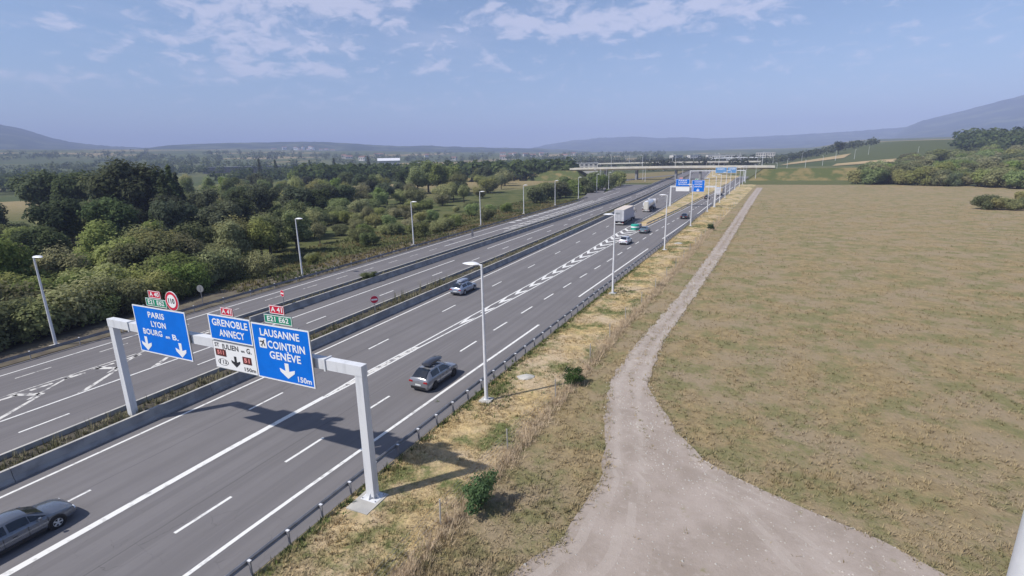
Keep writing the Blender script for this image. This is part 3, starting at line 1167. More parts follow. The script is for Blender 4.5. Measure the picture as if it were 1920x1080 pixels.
tab(r4, -.0, h4 + .34, 1.96, .46, 'E21 E62', M_GREEN)

# second and third gantries up the road
gantry(-25.1, -10.6, 186.3, 6.9, 'pale sign gantry over the diverging branch beyond the crash cushion')
for (x0, x1, z0, z1, lab, lines_) in ((-23.5, -18.95, 6.85, 9.35, 'distant blue overhead sign beside the single-arrow one, above a white strip', (('PARIS', .2), ('LYON', .45), ('BOURG', .7))),
                                      (-18.2, -14.1, 5.1, 9.0, 'distant blue overhead sign with one arrow over the diverging branch', (('LAUSANNE', .15), ('COINTRIN', .36), ('GENÈVE', .56)))):
    rr, ww, hh = panel(x0, x1, z0, z1, 185.9, lab, M_BLUE, M_SIGNW)
    for s, v in lines_:
        word(rr, ww, hh, s, .2, .8, v, .4, M_SIGNW)
    if z0 < 6:
        down_arrow(1.1, .9, M_SIGNW, rr, (0, -.019, .6))
    tab(rr, -.6, hh + .3, 1.1, .44, 'A 41', M_RED if z0 > 6 else M_GREEN)
panel(-23.4, -18.9, 5.25, 6.75, 185.9, 'distant white strip sign under a blue one on the far gantry', M_SIGNW, M_GREYBACK, bw=.03)
cab = thing('traffic_cabinet', 'grey lattice cabinet panel beside the far gantry post', 'cabinet', (-25.0, 178, 0))
MB().box((0, 0, 1.2), (.18, .18, 2.4)).build('post', M_STEEL, cab)
MB().box((0, 0, 3.4), (1.5, .3, 2.2)).build('box', M_GREYBACK, cab)
MB().box((0, -.16, 3.4), (1.3, .02, 2.0)).build('panel', M_STEEL, cab)
gantry(-38, -4.0, 372, 7.0, 'farthest sign gantry spanning both branches before the overpass')
for x0, x1, lab in ((-22, -15.2, 'pale blue sign on the farthest gantry, the wide one'), (-14.6, -9.2, 'pale blue sign on the farthest gantry, the narrow one')):
    rr, ww, hh = panel(x0, x1, 5.4, 9.0, 371.6, lab, mat('pale_sign_blue', (.10, .26, .52), .6), M_SIGNW)  # paler blue than the signs on the nearer gantries
    word(rr, ww, hh, 'ANNECY' if x0 < -20 else 'GENÈVE', .15, .85, .3, .7, M_SIGNW)


# round no-entry signs, and one seen from behind
def round_sign(x, y, hh, label, face=True, rad=.45, rz=0.0):
    t_ = thing('no_entry_sign' if face else 'round_sign', label, 'road sign', (x, y, 0), rz)
    MB().tube([(0, .04, 0), (0, .04, hh + rad * .6)], .04, 8).build('post', M_STEEL, t_)
    MB().lathe([(rad, .02), (rad, -.01)], 26, 'y', (0, 0, hh)).build('disc', M_RED if face else M_GREYBACK, t_)
    if face:
        MB().box((0, -.016, hh), (rad * 1.45, .012, rad * .38)).build('bar', M_SIGNW, t_)
        mb_ = MB()
        for k in range(26):
            a, b = 2 * PI * k / 26, 2 * PI * (k + 1) / 26
            mb_.face([(rad * math.cos(a), -.0125, hh + rad * math.sin(a)), (rad * math.cos(b), -.0125, hh + rad * math.sin(b)), (rad * .93 * math.cos(b), -.0125, hh + rad * .93 * math.sin(b)), (rad * .93 * math.cos(a), -.0125, hh + rad * .93 * math.sin(a))])
        mb_.build('rim', M_SIGNW, t_, fix=False)
    else:
        MB().box((0, .035, hh), (rad * 1.3, .03, .06)).build('bracket', M_STEEL, t_)
        MB().box((0, -.02, hh), (.06, .03, rad * 1.4)).build('stiffener', M_STEEL, t_)
    return t_


round_sign(-49.9, 41.8, 2.15, 'red round no-entry sign on the barrier nose facing the near lanes', rz=R(-12), rad=.42)
round_sign(-37.7, 43.8, 2.05, 'red round no-entry sign turned aside among the median weeds', rz=R(50), rad=.46)
round_sign(-62.6, 40.2, 2.0, 'grey back of a round sign standing on the earth bank', face=False, rz=R(15), rad=.48)
dl = thing('marker_post', 'dark slim marker board on the slip road at the start of hatching', 'marker', (-55.9, 99.5, 0))
MB().box((0, 0, .7), (.10, .10, 1.4)).build('post', M_STEEL, dl)
MB().box((0, -.07, 1.25), (.55, .04, 1.5)).build('board', M_DARKWALL, dl)

# ------------------------------------------------------------------ street lamps
LG_R = 'lamp posts along the dry verge'
LG_L = 'lamp posts along the wooded bank'
LG_F = 'far lamp posts around the interchange'


def make_lamp(hh, label, cat_group, loc, rz):
    t_ = thing('street_lamp', label, 'street lamp', loc, rz, cat_group)
    MB().box((0, 0, .02), (.85, .85, .22)).build('footing', M_CONCL, t_)
    MB().lathe([(.22, .13), (.22, .16), (.15, .17), (.15, .20)], 12).build('base_plate', M_WHITE, t_)
    MB().tube([(0, 0, .15), (0, 0, hh * .5), (0, 0, hh)], [.14, .11, .075], 12).build('pole', M_WHITE, t_, smooth=True)
    MB().tube([(0.02, 0, hh - .03), (-.22, 0, hh - .01), (-.42, 0, hh + .0)], [.06, .055, .05], 8).build('arm', M_WHITE, t_, smooth=True)
    # leaf-shaped head tapering to a tip
    mb_ = MB()
    n = 12
    prof = [(-.18, .08), (-.32, .22), (-.52, .33), (-.78, .36), (-1.05, .30), (-1.32, .17), (-1.52, .02)]
    for x, r_ in prof:
        for k in range(n):
            th = 2 * PI * k / n
            zz = math.sin(th)
            mb_.v.append((x, r_ * math.cos(th), hh + .02 + r_ * zz * (.42 if zz > 0 else .26)))
    for i in range(len(prof) - 1):
        for k in range(n):
            k2 = (k + 1) % n
            mb_.f.append((i * n + k, i * n + k2, (i + 1) * n + k2, (i + 1) * n + k))
    mb_.f.append(tuple(range(n)))
    mb_.f.append(tuple((len(prof) - 1) * n + k for k in range(n)))
    head = mb_.build('lamp_head', M_WHITE, t_, smooth=True)
    MB().box((-.78, 0, hh - .055), (.5, .26, .03)).build('lens', M_LAMPGLASS, head)
    return t_


lampR = make_lamp(10.2, 'tall white lamp post with a leaf-shaped head standing on the dry verge', LG_R, (-16.3, 30.1, 0), 0)
for x, y in ((-15.05, 63.1), (-13.7, 97.6), (-12.8, 134), (-11.6, 170), (-9.9, 204), (-10.6, 187), (-9.1, 227), (-8.3, 250), (-7.0, 280), (-5.6, 309), (-4.4, 333), (-3.3, 357)):
    dup(lampR, (x, y, 0), R(rng.uniform(-3, 3)))
lampL = make_lamp(9.1, 'white lamp post rising behind the guardrail at the wooded bank', LG_L, (-61.9, 24.3, -.05), PI)
for x, y in ((-63.0, 57.0), (-63.8, 88.0), (-65.0, 120.4), (-66.2, 152.3), (-66.9, 183.8), (-67.6, 215.3), (-70.0, 253.3), (-71.5, 283)):
    dup(lampL, (x, y, -.1), PI)
lampF = make_lamp(10.0, 'distant pale lamp post of the interchange roads', LG_F, (2.5, 386, 0), 0)
far_lamps = [(17.6, 459, 0), (40.5, 503, 1), (78.8, 643, 9), (-100, 402, 8.2), (-76, 402, 8.2), (-52, 402, 8.2), (-22, 402, 8.2), (6, 402, 8.2),
             (-74, 395, 0), (-68, 372, 0), (-92, 330, 0), (-78, 290, 0), (-94, 365, 0), (-60, 520, 0), (-42, 560, 0), (-140, 655, 9), (-115, 655, 9), (-88, 655, 9), (-64, 655, 9), (-40, 655, 9), (-14, 655, 9), (10, 655, 9),
             (30, 560, 2), (62, 590, 5), (95, 640, 10), (52, 700, 8), (22, 700, 6), (120, 720, 14), (150, 650, 11), (-30, 470, 0), (-36, 520, 0), (-160, 520, 2), (-185, 560, 3), (-130, 480, 1), (-210, 640, 10)]
for x, y, z in far_lamps:
    dup(lampF, (x, y, z), rng.choice([0, PI, PI / 2]), sc=rng.uniform(.9, 1.05))


# ------------------------------------------------------------------ wire fence
fence = thing('wire_fence', 'thin wire fence on slim posts between verge and meadow', 'fence', (xFN(6), 6, 0))
fy_ = [3.5, 10.4, 17.6, 24.8, 32.6, 40.7, 46.8, 52.8, 60, 67.5] + [75 + 7.6 * k for k in range(20)]
pm = MB().tube([(0, 0, -.1), (0, 0, 1.45)], .038, 7).data('post', M_CONCL)
for y in fy_:
    o = put('post', pm, fence, (xFN(y) - xFN(6), y - 6, 0))
    o.rotation_euler = (rng.uniform(-.04, .04), rng.uniform(-.05, .05), 0)
for hh in (.25, .55, .85, 1.12, 1.36):
    MB().tube([(xFN(y) - xFN(6), y - 6, hh - (.015 if i % 2 else 0)) for i, y in enumerate(fy_[:20])], .006, 4).build('wire', M_STEEL, fence)

def rock(name, loc, sz, label, seed):
    r_ = random.Random(seed)
    bm = bmesh.new()
    bmesh.ops.create_icosphere(bm, subdivisions=2, radius=1)
    for v in bm.verts:
        k = 1 + .35 * mnoise.noise(v.co * 1.7 + Vector((seed, 0, 0)))
        v.co = Vector((v.co.x * sz[0] * k, v.co.y * sz[1] * k, max(-.3, v.co.z) * sz[2] * k))
    me = bpy.data.meshes.new(name)
    bm.to_mesh(me)
    bm.free()
    me.materials.append(M_CONCL)
    return tag(put(name, me, None, loc, r_.uniform(0, 3)), label, 'rock')


rock('rock', (-15.2, 34.9, 0), (.85, .55, .22), 'low pale rock in the grass beside the lamp post', 3)
_p = on_ground(1272, 457)
rock('rock', (_p.x, _p.y, 0), (1.0, .6, .25), 'pale flat rock in the verge beyond the second lamp', 8)

mast = thing('camera_mast', 'pale painted steel mast at the edge of the gravel track', 'mast', (2.79, 5.29, 0))
MB().tube([(0, 0, .05), (0, 0, 16.4)], [.36, .36], 24).build('pole', M_WHITE, mast, smooth=True)
MB().lathe([(.62, 0), (.62, .05), (.37, .06), (.37, .1)], 24).build('base_plate', M_WHITE, mast)
MB().box((0, -.37, 1.1), (.28, .04, .7)).build('hatch', M_GREYBACK, mast)


# ------------------------------------------------------------------ grass, weeds
def tufts(name, spots, m, hmin, hmax, spread, blades, wid, label, seed=1, zf=None):
    r_ = random.Random(seed)
    mb_ = MB()
    for (x, y, z, k) in spots:
        hh = r_.uniform(hmin, hmax) * k
        tn = r_.random() ** 2
        for b in range(blades):
            a = r_.uniform(0, 2 * PI)
            d_ = r_.uniform(0, spread * .5)
            bx, by = x + math.cos(a) * d_, y + math.sin(a) * d_
            l_ = r_.uniform(.2, 1.0) * spread
            a2 = a + r_.uniform(-.7, .7)
            w_ = wid * r_.uniform(.7, 1.4)
            px, py = -math.sin(a2) * w_, math.cos(a2) * w_
            h2 = hh * r_.uniform(.6, 1.1)
            i = len(mb_.v)
            mb_.v += [(bx - px, by - py, z), (bx + px, by + py, z), (bx + math.cos(a2) * l_, by + math.sin(a2) * l_, z + h2)]
            mb_.f.append((i, i + 1, i + 2))
            mb_.tint.append(min(1, tn + r_.random() * .3))
    return tag(mb_.build(name, m, fix=False), label, kind='stuff')


rg = random.Random(3)
sp_ = []
for i in range(24000):
    y = 6 + 190 * rg.random() ** 1.9
    t_ = rg.random()
    x = lerp(xGD(y) + .35, xFN(y) - .1, t_)
    k = .6 + .9 * max(0, mnoise.noise(Vector((x * .5, y * .5, 7))) + .35)
    if abs(x + 16.75) < .9 and abs(y - 17.35) < 1.2:
        continue
    sp_.append((x, y, .0, k))
tufts('verge_grass', sp_, M_VERGE, .07, .26, .18, 6, .020, 'dry grass tufts covering the verge', 2)
sp_ = []
for i in range(900):                        # lush grass under the rail and around the lamp feet
    if i < 550:
        y = 6 + 75 * rg.random()
        sp_.append((xGD(y) + .35 + abs(rg.gauss(0, .22)), y, 0, rg.uniform(.7, 1.3)))
    else:
        lx, ly = rg.choice([(-16.3, 30.1), (-16.0, 31.5), (-15.05, 63.1), (-14.6, 65), (-13.7, 97.6), (-14.9, 36)])
        sp_.append((lx + rg.gauss(.2, .9), ly + rg.gauss(.3, 1.2), 0, rg.uniform(.7, 1.2)))
M_LUSH = mat('lush_grass', (.060, .095, .026), 1, c2=(.125, .150, .050), scale=1.5, spec=.1)
tufts('lush_grass', sp_, M_LUSH, .12, .30, .26, 9, .028, 'greener grass under the guardrail and lamp posts', 4)
sp_ = []
for i in range(5200):
    y = 4 + 150 * rg.random() ** 1.4
    sp_.append((xFN(y) + rg.gauss(.35, .34), y, -.02, rg.uniform(.6, 1.25)))
tufts('tall_grass', sp_, M_TALL, .30, .72, .36, 7, .012, 'tall dry grass standing along the wire fence', 5)
sp_ = []
for i in range(64000):
    y = 14 + 200 * rg.random() ** 2.1
    x = xFN(y) + .6 + (16 + y * 1.2) * rg.random()
    if pathL(y) - .1 < x < pathR(y) + .1:
        if rg.random() > .02:
            continue
    n_ = mnoise.noise(Vector((x * .3, y * .3, 4)))
    if n_ < -.25 and rg.random() < .7:
        continue
    sp_.append((x, y, -.02, .55 + .8 * max(0, n_ + .3)))
for i in range(2600):
    y = 14 + 180 * rg.random() ** 1.8
    x = (pathL(y) if rg.random() < .5 else pathR(y)) + rg.gauss(0, .28)
    sp_.append((x, y, .02, rg.uniform(.5, 1.0)))
for i in range(500):                        # grassy crown between the wheel ruts
    y = 28 + 130 * rg.random()
    sp_.append((lerp(pathL(y), pathR(y), .5) + rg.gauss(0, .16), y, .03, rg.uniform(.3, .7)))
tufts('meadow_grass', sp_, M_FIELDB, .10, .34, .22, 5, .020, 'dry tufts spread over the brown meadow', 6)
sp_ = []
for i in range(2700):
    y = 6 + 180 * rg.random() ** 1.4
    n_ = mnoise.noise(Vector((0, y * .16, 2)))
    if n_ < -.15 and rg.random() > .25:
        continue
    x = lerp(xFB(y) + .35, xNB(y) - .3, rg.random() ** .7)
    tall = 1.0 if rg.random() > .12 else 1.9
    if 46 < y < 60:
        tall *= 1.9
    sp_.append((x, y, .49, rg.uniform(.5, 1.1) * tall))
tufts('median_weeds', sp_, M_WEED, .30, .62, .22, 8, .022, 'dry weeds growing between the median barriers', 8)
sp_ = []
for i in range(900):
    y = 38 + 150 * rg.random()
    if mnoise.noise(Vector((3, y * .12, 2))) < 0:
        continue
    sp_.append((lerp(xN2(y) + .3, xN1(y) - .3, rg.random()), y, .49, rg.uniform(.6, 1.2)))
tufts('nose_weeds', sp_, M_WEED, .25, .55, .25, 7, .025, 'weeds growing between the slip road barriers', 9)
sp_ = []
for i in range(9000):
    y = 30 + 190 * rg.random()
    x = xLB(y) - 1.0 - 30 * rg.random() ** 1.3
    if y < 46 and x > -70:
        continue
    sp_.append((x, y, height(x, y) + .1 if x < xLB(y) - 13 else height(x, y) + .08, rg.uniform(.7, 1.5)))
M_BANKG = mat('bank_grass', (.085, .10, .038), 1, c2=(.20, .16, .075), scale=.10, detail=6, lo=.42, hi=.6, spec=.1)
tufts('bank_grass', sp_, M_BANKG, .25, .6, .45, 7, .06, 'rough grass on the slope beyond the slip road', 10)


# ------------------------------------------------------------------ trees
def crown_mesh(name, lobes, n, smin, smax, m, seed):
    r_ = random.Random(seed)
    mb_ = MB()
    wts = [l[3] * l[4] for l in lobes]
    for i in range(n):
        lx, ly, lz, rx, rz_ = r_.choices(lobes, wts)[0]
        u = r_.uniform(-1, 1)
        th = r_.uniform(0, 2 * PI)
        q = math.sqrt(1 - u * u)
        d_ = Vector((q * math.cos(th), q * math.sin(th), u))
        bump = 1 + .38 * mnoise.noise(d_ * 2.6 + Vector((lx, ly, lz)) * 3) + .26 * mnoise.noise(d_ * 6.5 + Vector((lx, ly, lz)))
        k = bump * (r_.random() ** .28)
        p = Vector((lx + d_.x * rx * k, ly + d_.y * rx * k, lz + d_.z * rz_ * k))
        nn = (d_ + Vector((r_.gauss(0, .42), r_.gauss(0, .42), r_.gauss(.62, .4)))).normalized()
        a = nn.cross(Vector((r_.gauss(0, 1), r_.gauss(0, 1), r_.gauss(0, 1)))).normalized()
        b = nn.cross(a)
        s_ = r_.uniform(smin, smax)
        j = len(mb_.v)
        mb_.v += [tuple(p - a * s_ * .5), tuple(p + b * s_ * .32), tuple(p + a * s_ * .5), tuple(p - b * s_ * .32)]
        mb_.f.append((j, j + 1, j + 2, j + 3))
        mb_.tint.append(r_.random() ** 2.2)
    return mb_.data(name, m, fix=False)


def trunk_mesh(hh, rad, seed, spread=1.0):
    r_ = random.Random(seed)
    mb_ = MB()
    mb_.tube([(0, 0, -.4), (r_.uniform(-.1, .1), r_.uniform(-.1, .1), hh * .35), (r_.uniform(-.2, .2), r_.uniform(-.2, .2), hh * .8)], [rad * 1.3, rad, rad * .35], 8)
    for k in range(6):
        a = 2 * PI * k / 6 + r_.uniform(-.4, .4)
        z0 = hh * r_.uniform(.25, .55)
        l_ = spread * r_.uniform(.5, .9)
        mb_.tube([(0, 0, z0), (math.cos(a) * l_ * .5, math.sin(a) * l_ * .5, z0 + l_ * .45), (math.cos(a) * l_, math.sin(a) * l_, z0 + l_ * .8)], [rad * .5, rad * .3, rad * .1], 6)
    return mb_.data('trunk', M_BARK, fix=False)


def lobes_round(seed, w_, h_, z0, n=7):
    r_ = random.Random(seed)
    out = [(0, 0, z0 + h_ * .5, w_ * .62, h_ * .42)]
    for k in range(n):
        a = 2 * PI * k / n + r_.uniform(-.4, .4)
        d_ = w_ * r_.uniform(.35, .62)
        rr = w_ * r_.uniform(.28, .46)
        out.append((math.cos(a) * d_, math.sin(a) * d_, z0 + h_ * r_.uniform(.22, .75), rr, rr * r_.uniform(.7, 1.0)))
    return out


def make_tree(name, label, cat, group, kind, seed, m, n, smin, smax):
    t_ = thing(name, label, cat, (0, 0, -500), 0, group)
    if kind == 'round':
        put('trunk', trunk_mesh(7.5, .22, seed, 3.0), t_)
        put('crown', crown_mesh('crown', lobes_round(seed, 4.3, 7.6, 2.0), n, smin, smax, m, seed), t_)
    elif kind == 'low':
        put('trunk', trunk_mesh(4.5, .16, seed, 2.6), t_)
        put('crown', crown_mesh('crown', lobes_round(seed, 4.6, 6.0, .1, 9), n, smin, smax, m, seed), t_)
    elif kind == 'bush':
        put('stem', trunk_mesh(1.2, .05, seed, .7), t_)
        put('crown', crown_mesh('crown', lobes_round(seed, 1.0, 1.9, .05, 7), n, smin, smax, m, seed), t_)
    elif kind == 'column':
        put('trunk', trunk_mesh(9, .2, seed, 1.0), t_)
        lb = [(rng.uniform(-.2, .2), rng.uniform(-.2, .2), 1.8 + i * 1.6, 1.5 - abs(i - 2.2) * .22, 1.5) for i in range(7)]
        put('crown', crown_mesh('crown', lb, n, smin, smax, m, seed), t_)
    elif kind == 'cone':
        put('trunk', trunk_mesh(9, .2, seed, 1.2), t_)
        lb = [(rng.uniform(-.2, .2), rng.uniform(-.2, .2), 1.4 + i * 1.35, 2.5 * (1 - i / 8.3), 1.0) for i in range(8)]
        put('crown', crown_mesh('crown', lb, n, smin, smax, m, seed), t_)
    return t_


def plant(proto, x, y, sc, z=None, label=None, group=None, rz=None):
    """place the prototype itself the first time, copies after"""
    z = height(x, y) - .05 if z is None else z
    s3 = (sc * rng.uniform(.9, 1.12), sc * rng.uniform(.9, 1.12), sc * rng.uniform(.92, 1.1))
    rz = rng.uniform(0, 2 * PI) if rz is None else rz
    if proto.location.z < -400:
        proto.location = (x, y, z)
        proto.scale = s3
        proto.rotation_euler = (0, 0, rz)
        if label:
            proto['label'] = label
        if group:
            proto['group'] = group
        return proto
    return dup(proto, (x, y, z), rz, s3, label, group)


M_LEAFB = foliage('leaf_bush', (.040, .075, .030), (.10, .15, .055), trans=.4)
BELT = 'trees of the wooded bank'
LB_ROUND = 'olive green broad-crowned tree in the wooded bank beside the slip road'
LB_LOW = 'bushy olive tree branching to the ground in the wooded bank'
LB_DARK = 'dark green tree standing behind the wooded bank'
trees_a = [make_tree('broadleaf_tree', LB_ROUND, 'tree', BELT, 'round', 11, M_LEAF, 5200, .26, .58),
           make_tree('broadleaf_tree', LB_ROUND, 'tree', BELT, 'round', 12, M_LEAFG, 5200, .26, .58)]
trees_b = [make_tree('bushy_tree', LB_LOW, 'tree', BELT, 'low', 13, M_LEAF, 5200, .26, .55),
           make_tree('bushy_tree', LB_LOW, 'tree', BELT, 'low', 14, M_LEAFG, 5200, .26, .55)]
trees_c = [make_tree('dark_tree', LB_DARK, 'tree', 'dark trees behind the wooded bank', 'round', 15, M_LEAFD, 4200, .32, .72),
           make_tree('dark_tree', LB_DARK, 'tree', 'dark trees behind the wooded bank', 'cone', 16, M_LEAFD, 3800, .32, .7)]

# front rank of the bank: low bushy trees with foliage to the ground
rt = random.Random(21)
y = 4.0
while y < 46:
    x = -66.6 - max(0, (y - 24)) * .16 + rt.uniform(-.6, .6)
    plant(rt.choice(trees_b), x - 2.0, y, rt.uniform(.80, 1.02), label='low olive shrub tree in the front rank along the bare earth bank', group='front rank of the wooded bank')
    y += rt.uniform(2.6, 3.6)
y = 2.0
while y < 56:
    plant(rt.choice(trees_b), label='bushy olive tree in the rank just behind the front shrubs', group='second rank of the wooded bank', x=-73.5 + rt.uniform(-1.5, 1.5) - max(0, y - 24) * .16, y=y, sc=rt.uniform(.85, 1.15))
    y += rt.uniform(3.2, 4.6)
y = 0.0
while y < 70:
    plant(rt.choice(trees_a + trees_b), -80.5 + rt.uniform(-2, 2) - max(0, y - 24) * .12, y, rt.uniform(.85, 1.1))
    y += rt.uniform(4.2, 6.0)
y = 4.0
while y < 84:
    plant(rt.choice(trees_a), -89 + rt.uniform(-2.5, 2.5), y, rt.uniform(.85, 1.15))
    y += rt.uniform(5, 8)
for i in range(16):
    y = rt.uniform(25, 100)
    plant(rt.choice(trees_a + trees_b), -100 + rt.uniform(-5, 5), y, rt.uniform(.8, 1.1))
for i in range(34):
    y = rt.uniform(40, 175)
    plant(trees_c[0], -112 - rt.uniform(0, 70) - y * .12, y, rt.uniform(1.0, 1.4))
for i in range(60):
    y = rt.uniform(35, 150)
    x = -104 - rt.uniform(0, 85) - y * .10
    plant(rt.choice(trees_b + trees_c[:1]), x, y, rt.uniform(.75, 1.15), label='shrubby tree filling the ground behind the wooded bank', group='shrubby trees behind the wooded bank')
for i in range(64):
    y = rt.uniform(52, 170)
    x = xLB(y) - rt.uniform(10, 62)
    plant(rt.choice(trees_b), x, y, rt.uniform(.34, .75), label='low shrub on the grassy slope beyond the slip road guardrail', group='shrubs on the grassy slope')
FILL = 'trees filling the plain behind the slope'
for i in range(150):
    px, py = rt.uniform(330, 960), rt.uniform(341, 418)
    if py > 420 - (px - 330) * .08 or (330 < px < 460 and 336 < py < 350) or (px > 860 and py > 372):
        continue
    p = on_ground(px, py, -1.2)
    plant(rt.choice(trees_b + trees_a + trees_c[:1]), p.x, p.y, rt.uniform(.8, 1.3) * (1 + max(0, 400 - py) / 260), label='leafy tree in the thicket between the slope and the far woods', group=FILL)
# tall ones breaking the skyline
for px, py, D, hh in ((215, 303, 190, 17), (240, 306, 185, 16), (195, 308, 200, 15), (297, 295, 175, 18), (310, 297, 178, 17), (285, 300, 182, 16), (322, 304, 186, 15), (130, 312, 230, 16), (60, 316, 240, 16), (820, 296, 300, 18), (800, 300, 310, 16), (845, 302, 320, 16), (780, 305, 300, 15)):
    p = at_dist(px, py, D)
    plant((trees_c[1] if 280 < px < 325 else trees_c[0]) if px < 700 else trees_a[1], p.x, p.y, (p.z - height(p.x, p.y)) / (13.0 if 280 < px < 325 else 9.7), label='tall dark tree rising above the plain behind the bank' if px < 700 else 'tall green tree at the edge of the far woods', group='tall trees on the plain')

# scattered trees on the slope and the plain behind it
SC = 'scattered trees on the slope'
for px, py, hh in ((470, 485, 4), (520, 470, 5), (600, 455, 5), (500, 440, 6), (640, 440, 5), (690, 420, 6), (580, 425, 6), (740, 405, 7), (800, 395, 7), (700, 395, 8), (620, 400, 8), (560, 395, 8),
                   (480, 410, 8), (430, 430, 7), (830, 385, 8), (870, 380, 8), (900, 372, 8), (770, 378, 9), (720, 372, 9), (650, 375, 9), (600, 372, 10), (530, 372, 9), (460, 378, 10), (400, 395, 9), (690, 360, 10), (760, 358, 10), (830, 355, 10), (900, 353, 10), (560, 362, 10), (500, 360, 10), (860, 365, 9), (940, 358, 8), (610, 350, 11), (450, 355, 11), (390, 365, 10), (340, 372, 10)):
    p = on_ground(px, py, -1.5)
    plant(rt.choice(trees_b + trees_a[:1]), p.x, p.y, hh / 8.6, label='green tree scattered on the meadow slope beyond the slip road', group=SC)

# rounded roadside trees beside the ramp
RS = 'rounded trees beside the ramp'
trees_r = make_tree('roadside_tree', 'rounded yellow-green tree in the row beside the ramp', 'tree', RS, 'low', 31, M_LEAFG, 5200, .30, .62)
for px, py, hh in ((1003, 374, 8.5), (1025, 368, 9), (1050, 366, 10), (1078, 362, 9), (1100, 361, 10), (1122, 357, 10.5), (1142, 352, 10), (1160, 349, 10.5), (1015, 362, 9), (1065, 355, 10), (1110, 349, 11)):
    p = on_ground(px, py, 0)
    plant(trees_r, p.x, p.y, hh / 7.4)

# hedge trees beyond the meadow
HG = 'hedge trees beyond the meadow'
trees_h = [make_tree('hedge_tree', 'leafy green tree in the hedge beyond the brown meadow', 'tree', HG, 'low', 41, M_LEAFG, 5600, .30, .66),
           make_tree('hedge_tree', 'leafy green tree in the hedge beyond the brown meadow', 'tree', HG, 'low', 42, M_LEAF, 5600, .30, .66)]
for i in range(30):
    t_ = i / 29
    px = 1610 + 330 * t_ + rt.uniform(-6, 6)
    py = 342 + 10 * t_ + rt.uniform(-2, 3)
    p = on_ground(px, py, 0)
    plant(rt.choice(trees_h), p.x, p.y, rt.uniform(1.05, 1.55))
for i in range(120):
    px = rt.uniform(1608, 1985)
    p = at_dist(px, 320, rt.uniform(345, 640) if px > 1690 else rt.uniform(345, 440))
    plant(rt.choice(trees_h), p.x, p.y, rt.uniform(1.3, 2.0), label='leafy green tree in the wood rising behind the meadow hedge', group='wood behind the meadow hedge')
for px, py in ((1845, 392), (1870, 393), (1895, 394), (1915, 392), (1935, 390), (1915, 375), (1945, 372)):
    p = on_ground(px, py, 0)
    plant(rt.choice(trees_h), p.x, p.y, rt.uniform(.55, .75), label='dark leafy tree standing out from the hedge into the meadow', group='trees at the meadow corner')

bush = make_tree('bush', 'dense green bush growing through the wire fence near the gantry', 'bush', None, 'bush', 51, M_LEAFB, 3200, .07, .16)
plant(bush, -11.05, 19.4, 1.12, z=0)
plant(bush, -11.3, 35.2, .85, z=0, label='smaller green bush growing through the wire fence by the second lamp')
plant(bush, xFN(128) + .4, 128, .9, z=0, label='small dark bush at the far end of the wire fence')
shr = make_tree('shrub', 'bright green shrub spilling over the slip road barrier', 'shrub', None, 'bush', 52, M_LEAFG, 2600, .08, .18)
plant(shr, -49.9, 57.2, 1.0, z=.45)
shr.scale = (1.1, 1.9, .62)
shr.rotation_euler = (0, 0, 0)

# ------------------------------------------------------------------ far woods, one mass per belt
def far_woods(name, spots, label, m=M_FAR, seed=1, leaves=46):
    r_ = random.Random(seed)
    mb_ = MB()
    for (x, y, z, s_) in spots:
        kk = r_.random()
        for i in range(leaves):
            u = r_.uniform(-.6, 1)
            th = r_.uniform(0, 2 * PI)
            q = math.sqrt(1 - u * u)
            k = r_.random() ** .3
            d_ = Vector((q * math.cos(th), q * math.sin(th), u))
            p = Vector((x + d_.x * s_ * .52 * k, y + d_.y * s_ * .52 * k, z + s_ * .48 + d_.z * s_ * .5 * k))
            nn = (d_ + Vector((r_.gauss(0, .5), r_.gauss(0, .5), r_.gauss(.3, .4)))).normalized()
            a = nn.cross(Vector((r_.gauss(0, 1), r_.gauss(0, 1), r_.gauss(0, 1)))).normalized()
            b = nn.cross(a)
            w_ = s_ * r_.uniform(.16, .30)
            j = len(mb_.v)
            mb_.v += [tuple(p - a * w_ * .5), tuple(p + b * w_ * .4), tuple(p + a * w_ * .5), tuple(p - b * w_ * .4)]
            mb_.f.append((j, j + 1, j + 2, j + 3))
            mb_.tint.append(min(1, kk * .6 + .3 * r_.random()))
    return tag(mb_.build(name, m, fix=False), label, kind='stuff')


def band(n, px0, px1, D0, D1, s0, s1, seed, clump=.006, thr=-.05):
    r_ = random.Random(seed)
    out = []
    tries = 0
    while len(out) < n and tries < n * 12:
        tries += 1
        px = r_.uniform(px0, px1)
        D = r_.uniform(D0, D1)
        d_ = ray(px, 300)
        k = D / math.hypot(d_[0], d_[1])
        x, y = d_[0] * k, d_[1] * k
        if mnoise.noise(Vector((x * clump, y * clump, seed))) < thr:
            continue
        out.append((x, y, height(x, y) - .5, r_.uniform(s0, s1)))
    return out


far_woods('far_woods', band(420, 560, 1075, 420, 640, 11, 19, 3, .008, -.2), 'belt of dense green woods crossing the plain', seed=5, leaves=60)
far_woods('far_woods', band(330, -60, 600, 560, 1000, 10, 16, 4, .007, .02), 'broken lines of trees on the plain', seed=6)
far_woods('far_woods', band(620, -100, 1250, 1100, 2300, 12, 20, 8, .004, .0), 'distant woods at the foot of the hills', seed=7, leaves=36)
far_woods('far_woods', band(320, 1060, 1420, 620, 1150, 9, 15, 9, .008, -.05), 'trees around the interchange', seed=8, leaves=40)
far_woods('far_woods', band(170, 1430, 1640, 760, 1200, 8, 13, 10, .008, .1), 'trees dotting the hillside fields', seed=9, leaves=40)
far_woods('far_woods', band(150, 1785, 2080, 700, 860, 11, 17, 12, .01, -.4), 'dark wood along the crest of the field hill', m=M_FAR, seed=10, leaves=70)
lone = plant(trees_c[0], *at_dist(1573, 281, 820)[:2], 1.75, label='lone dark round tree on the field hill', group='')
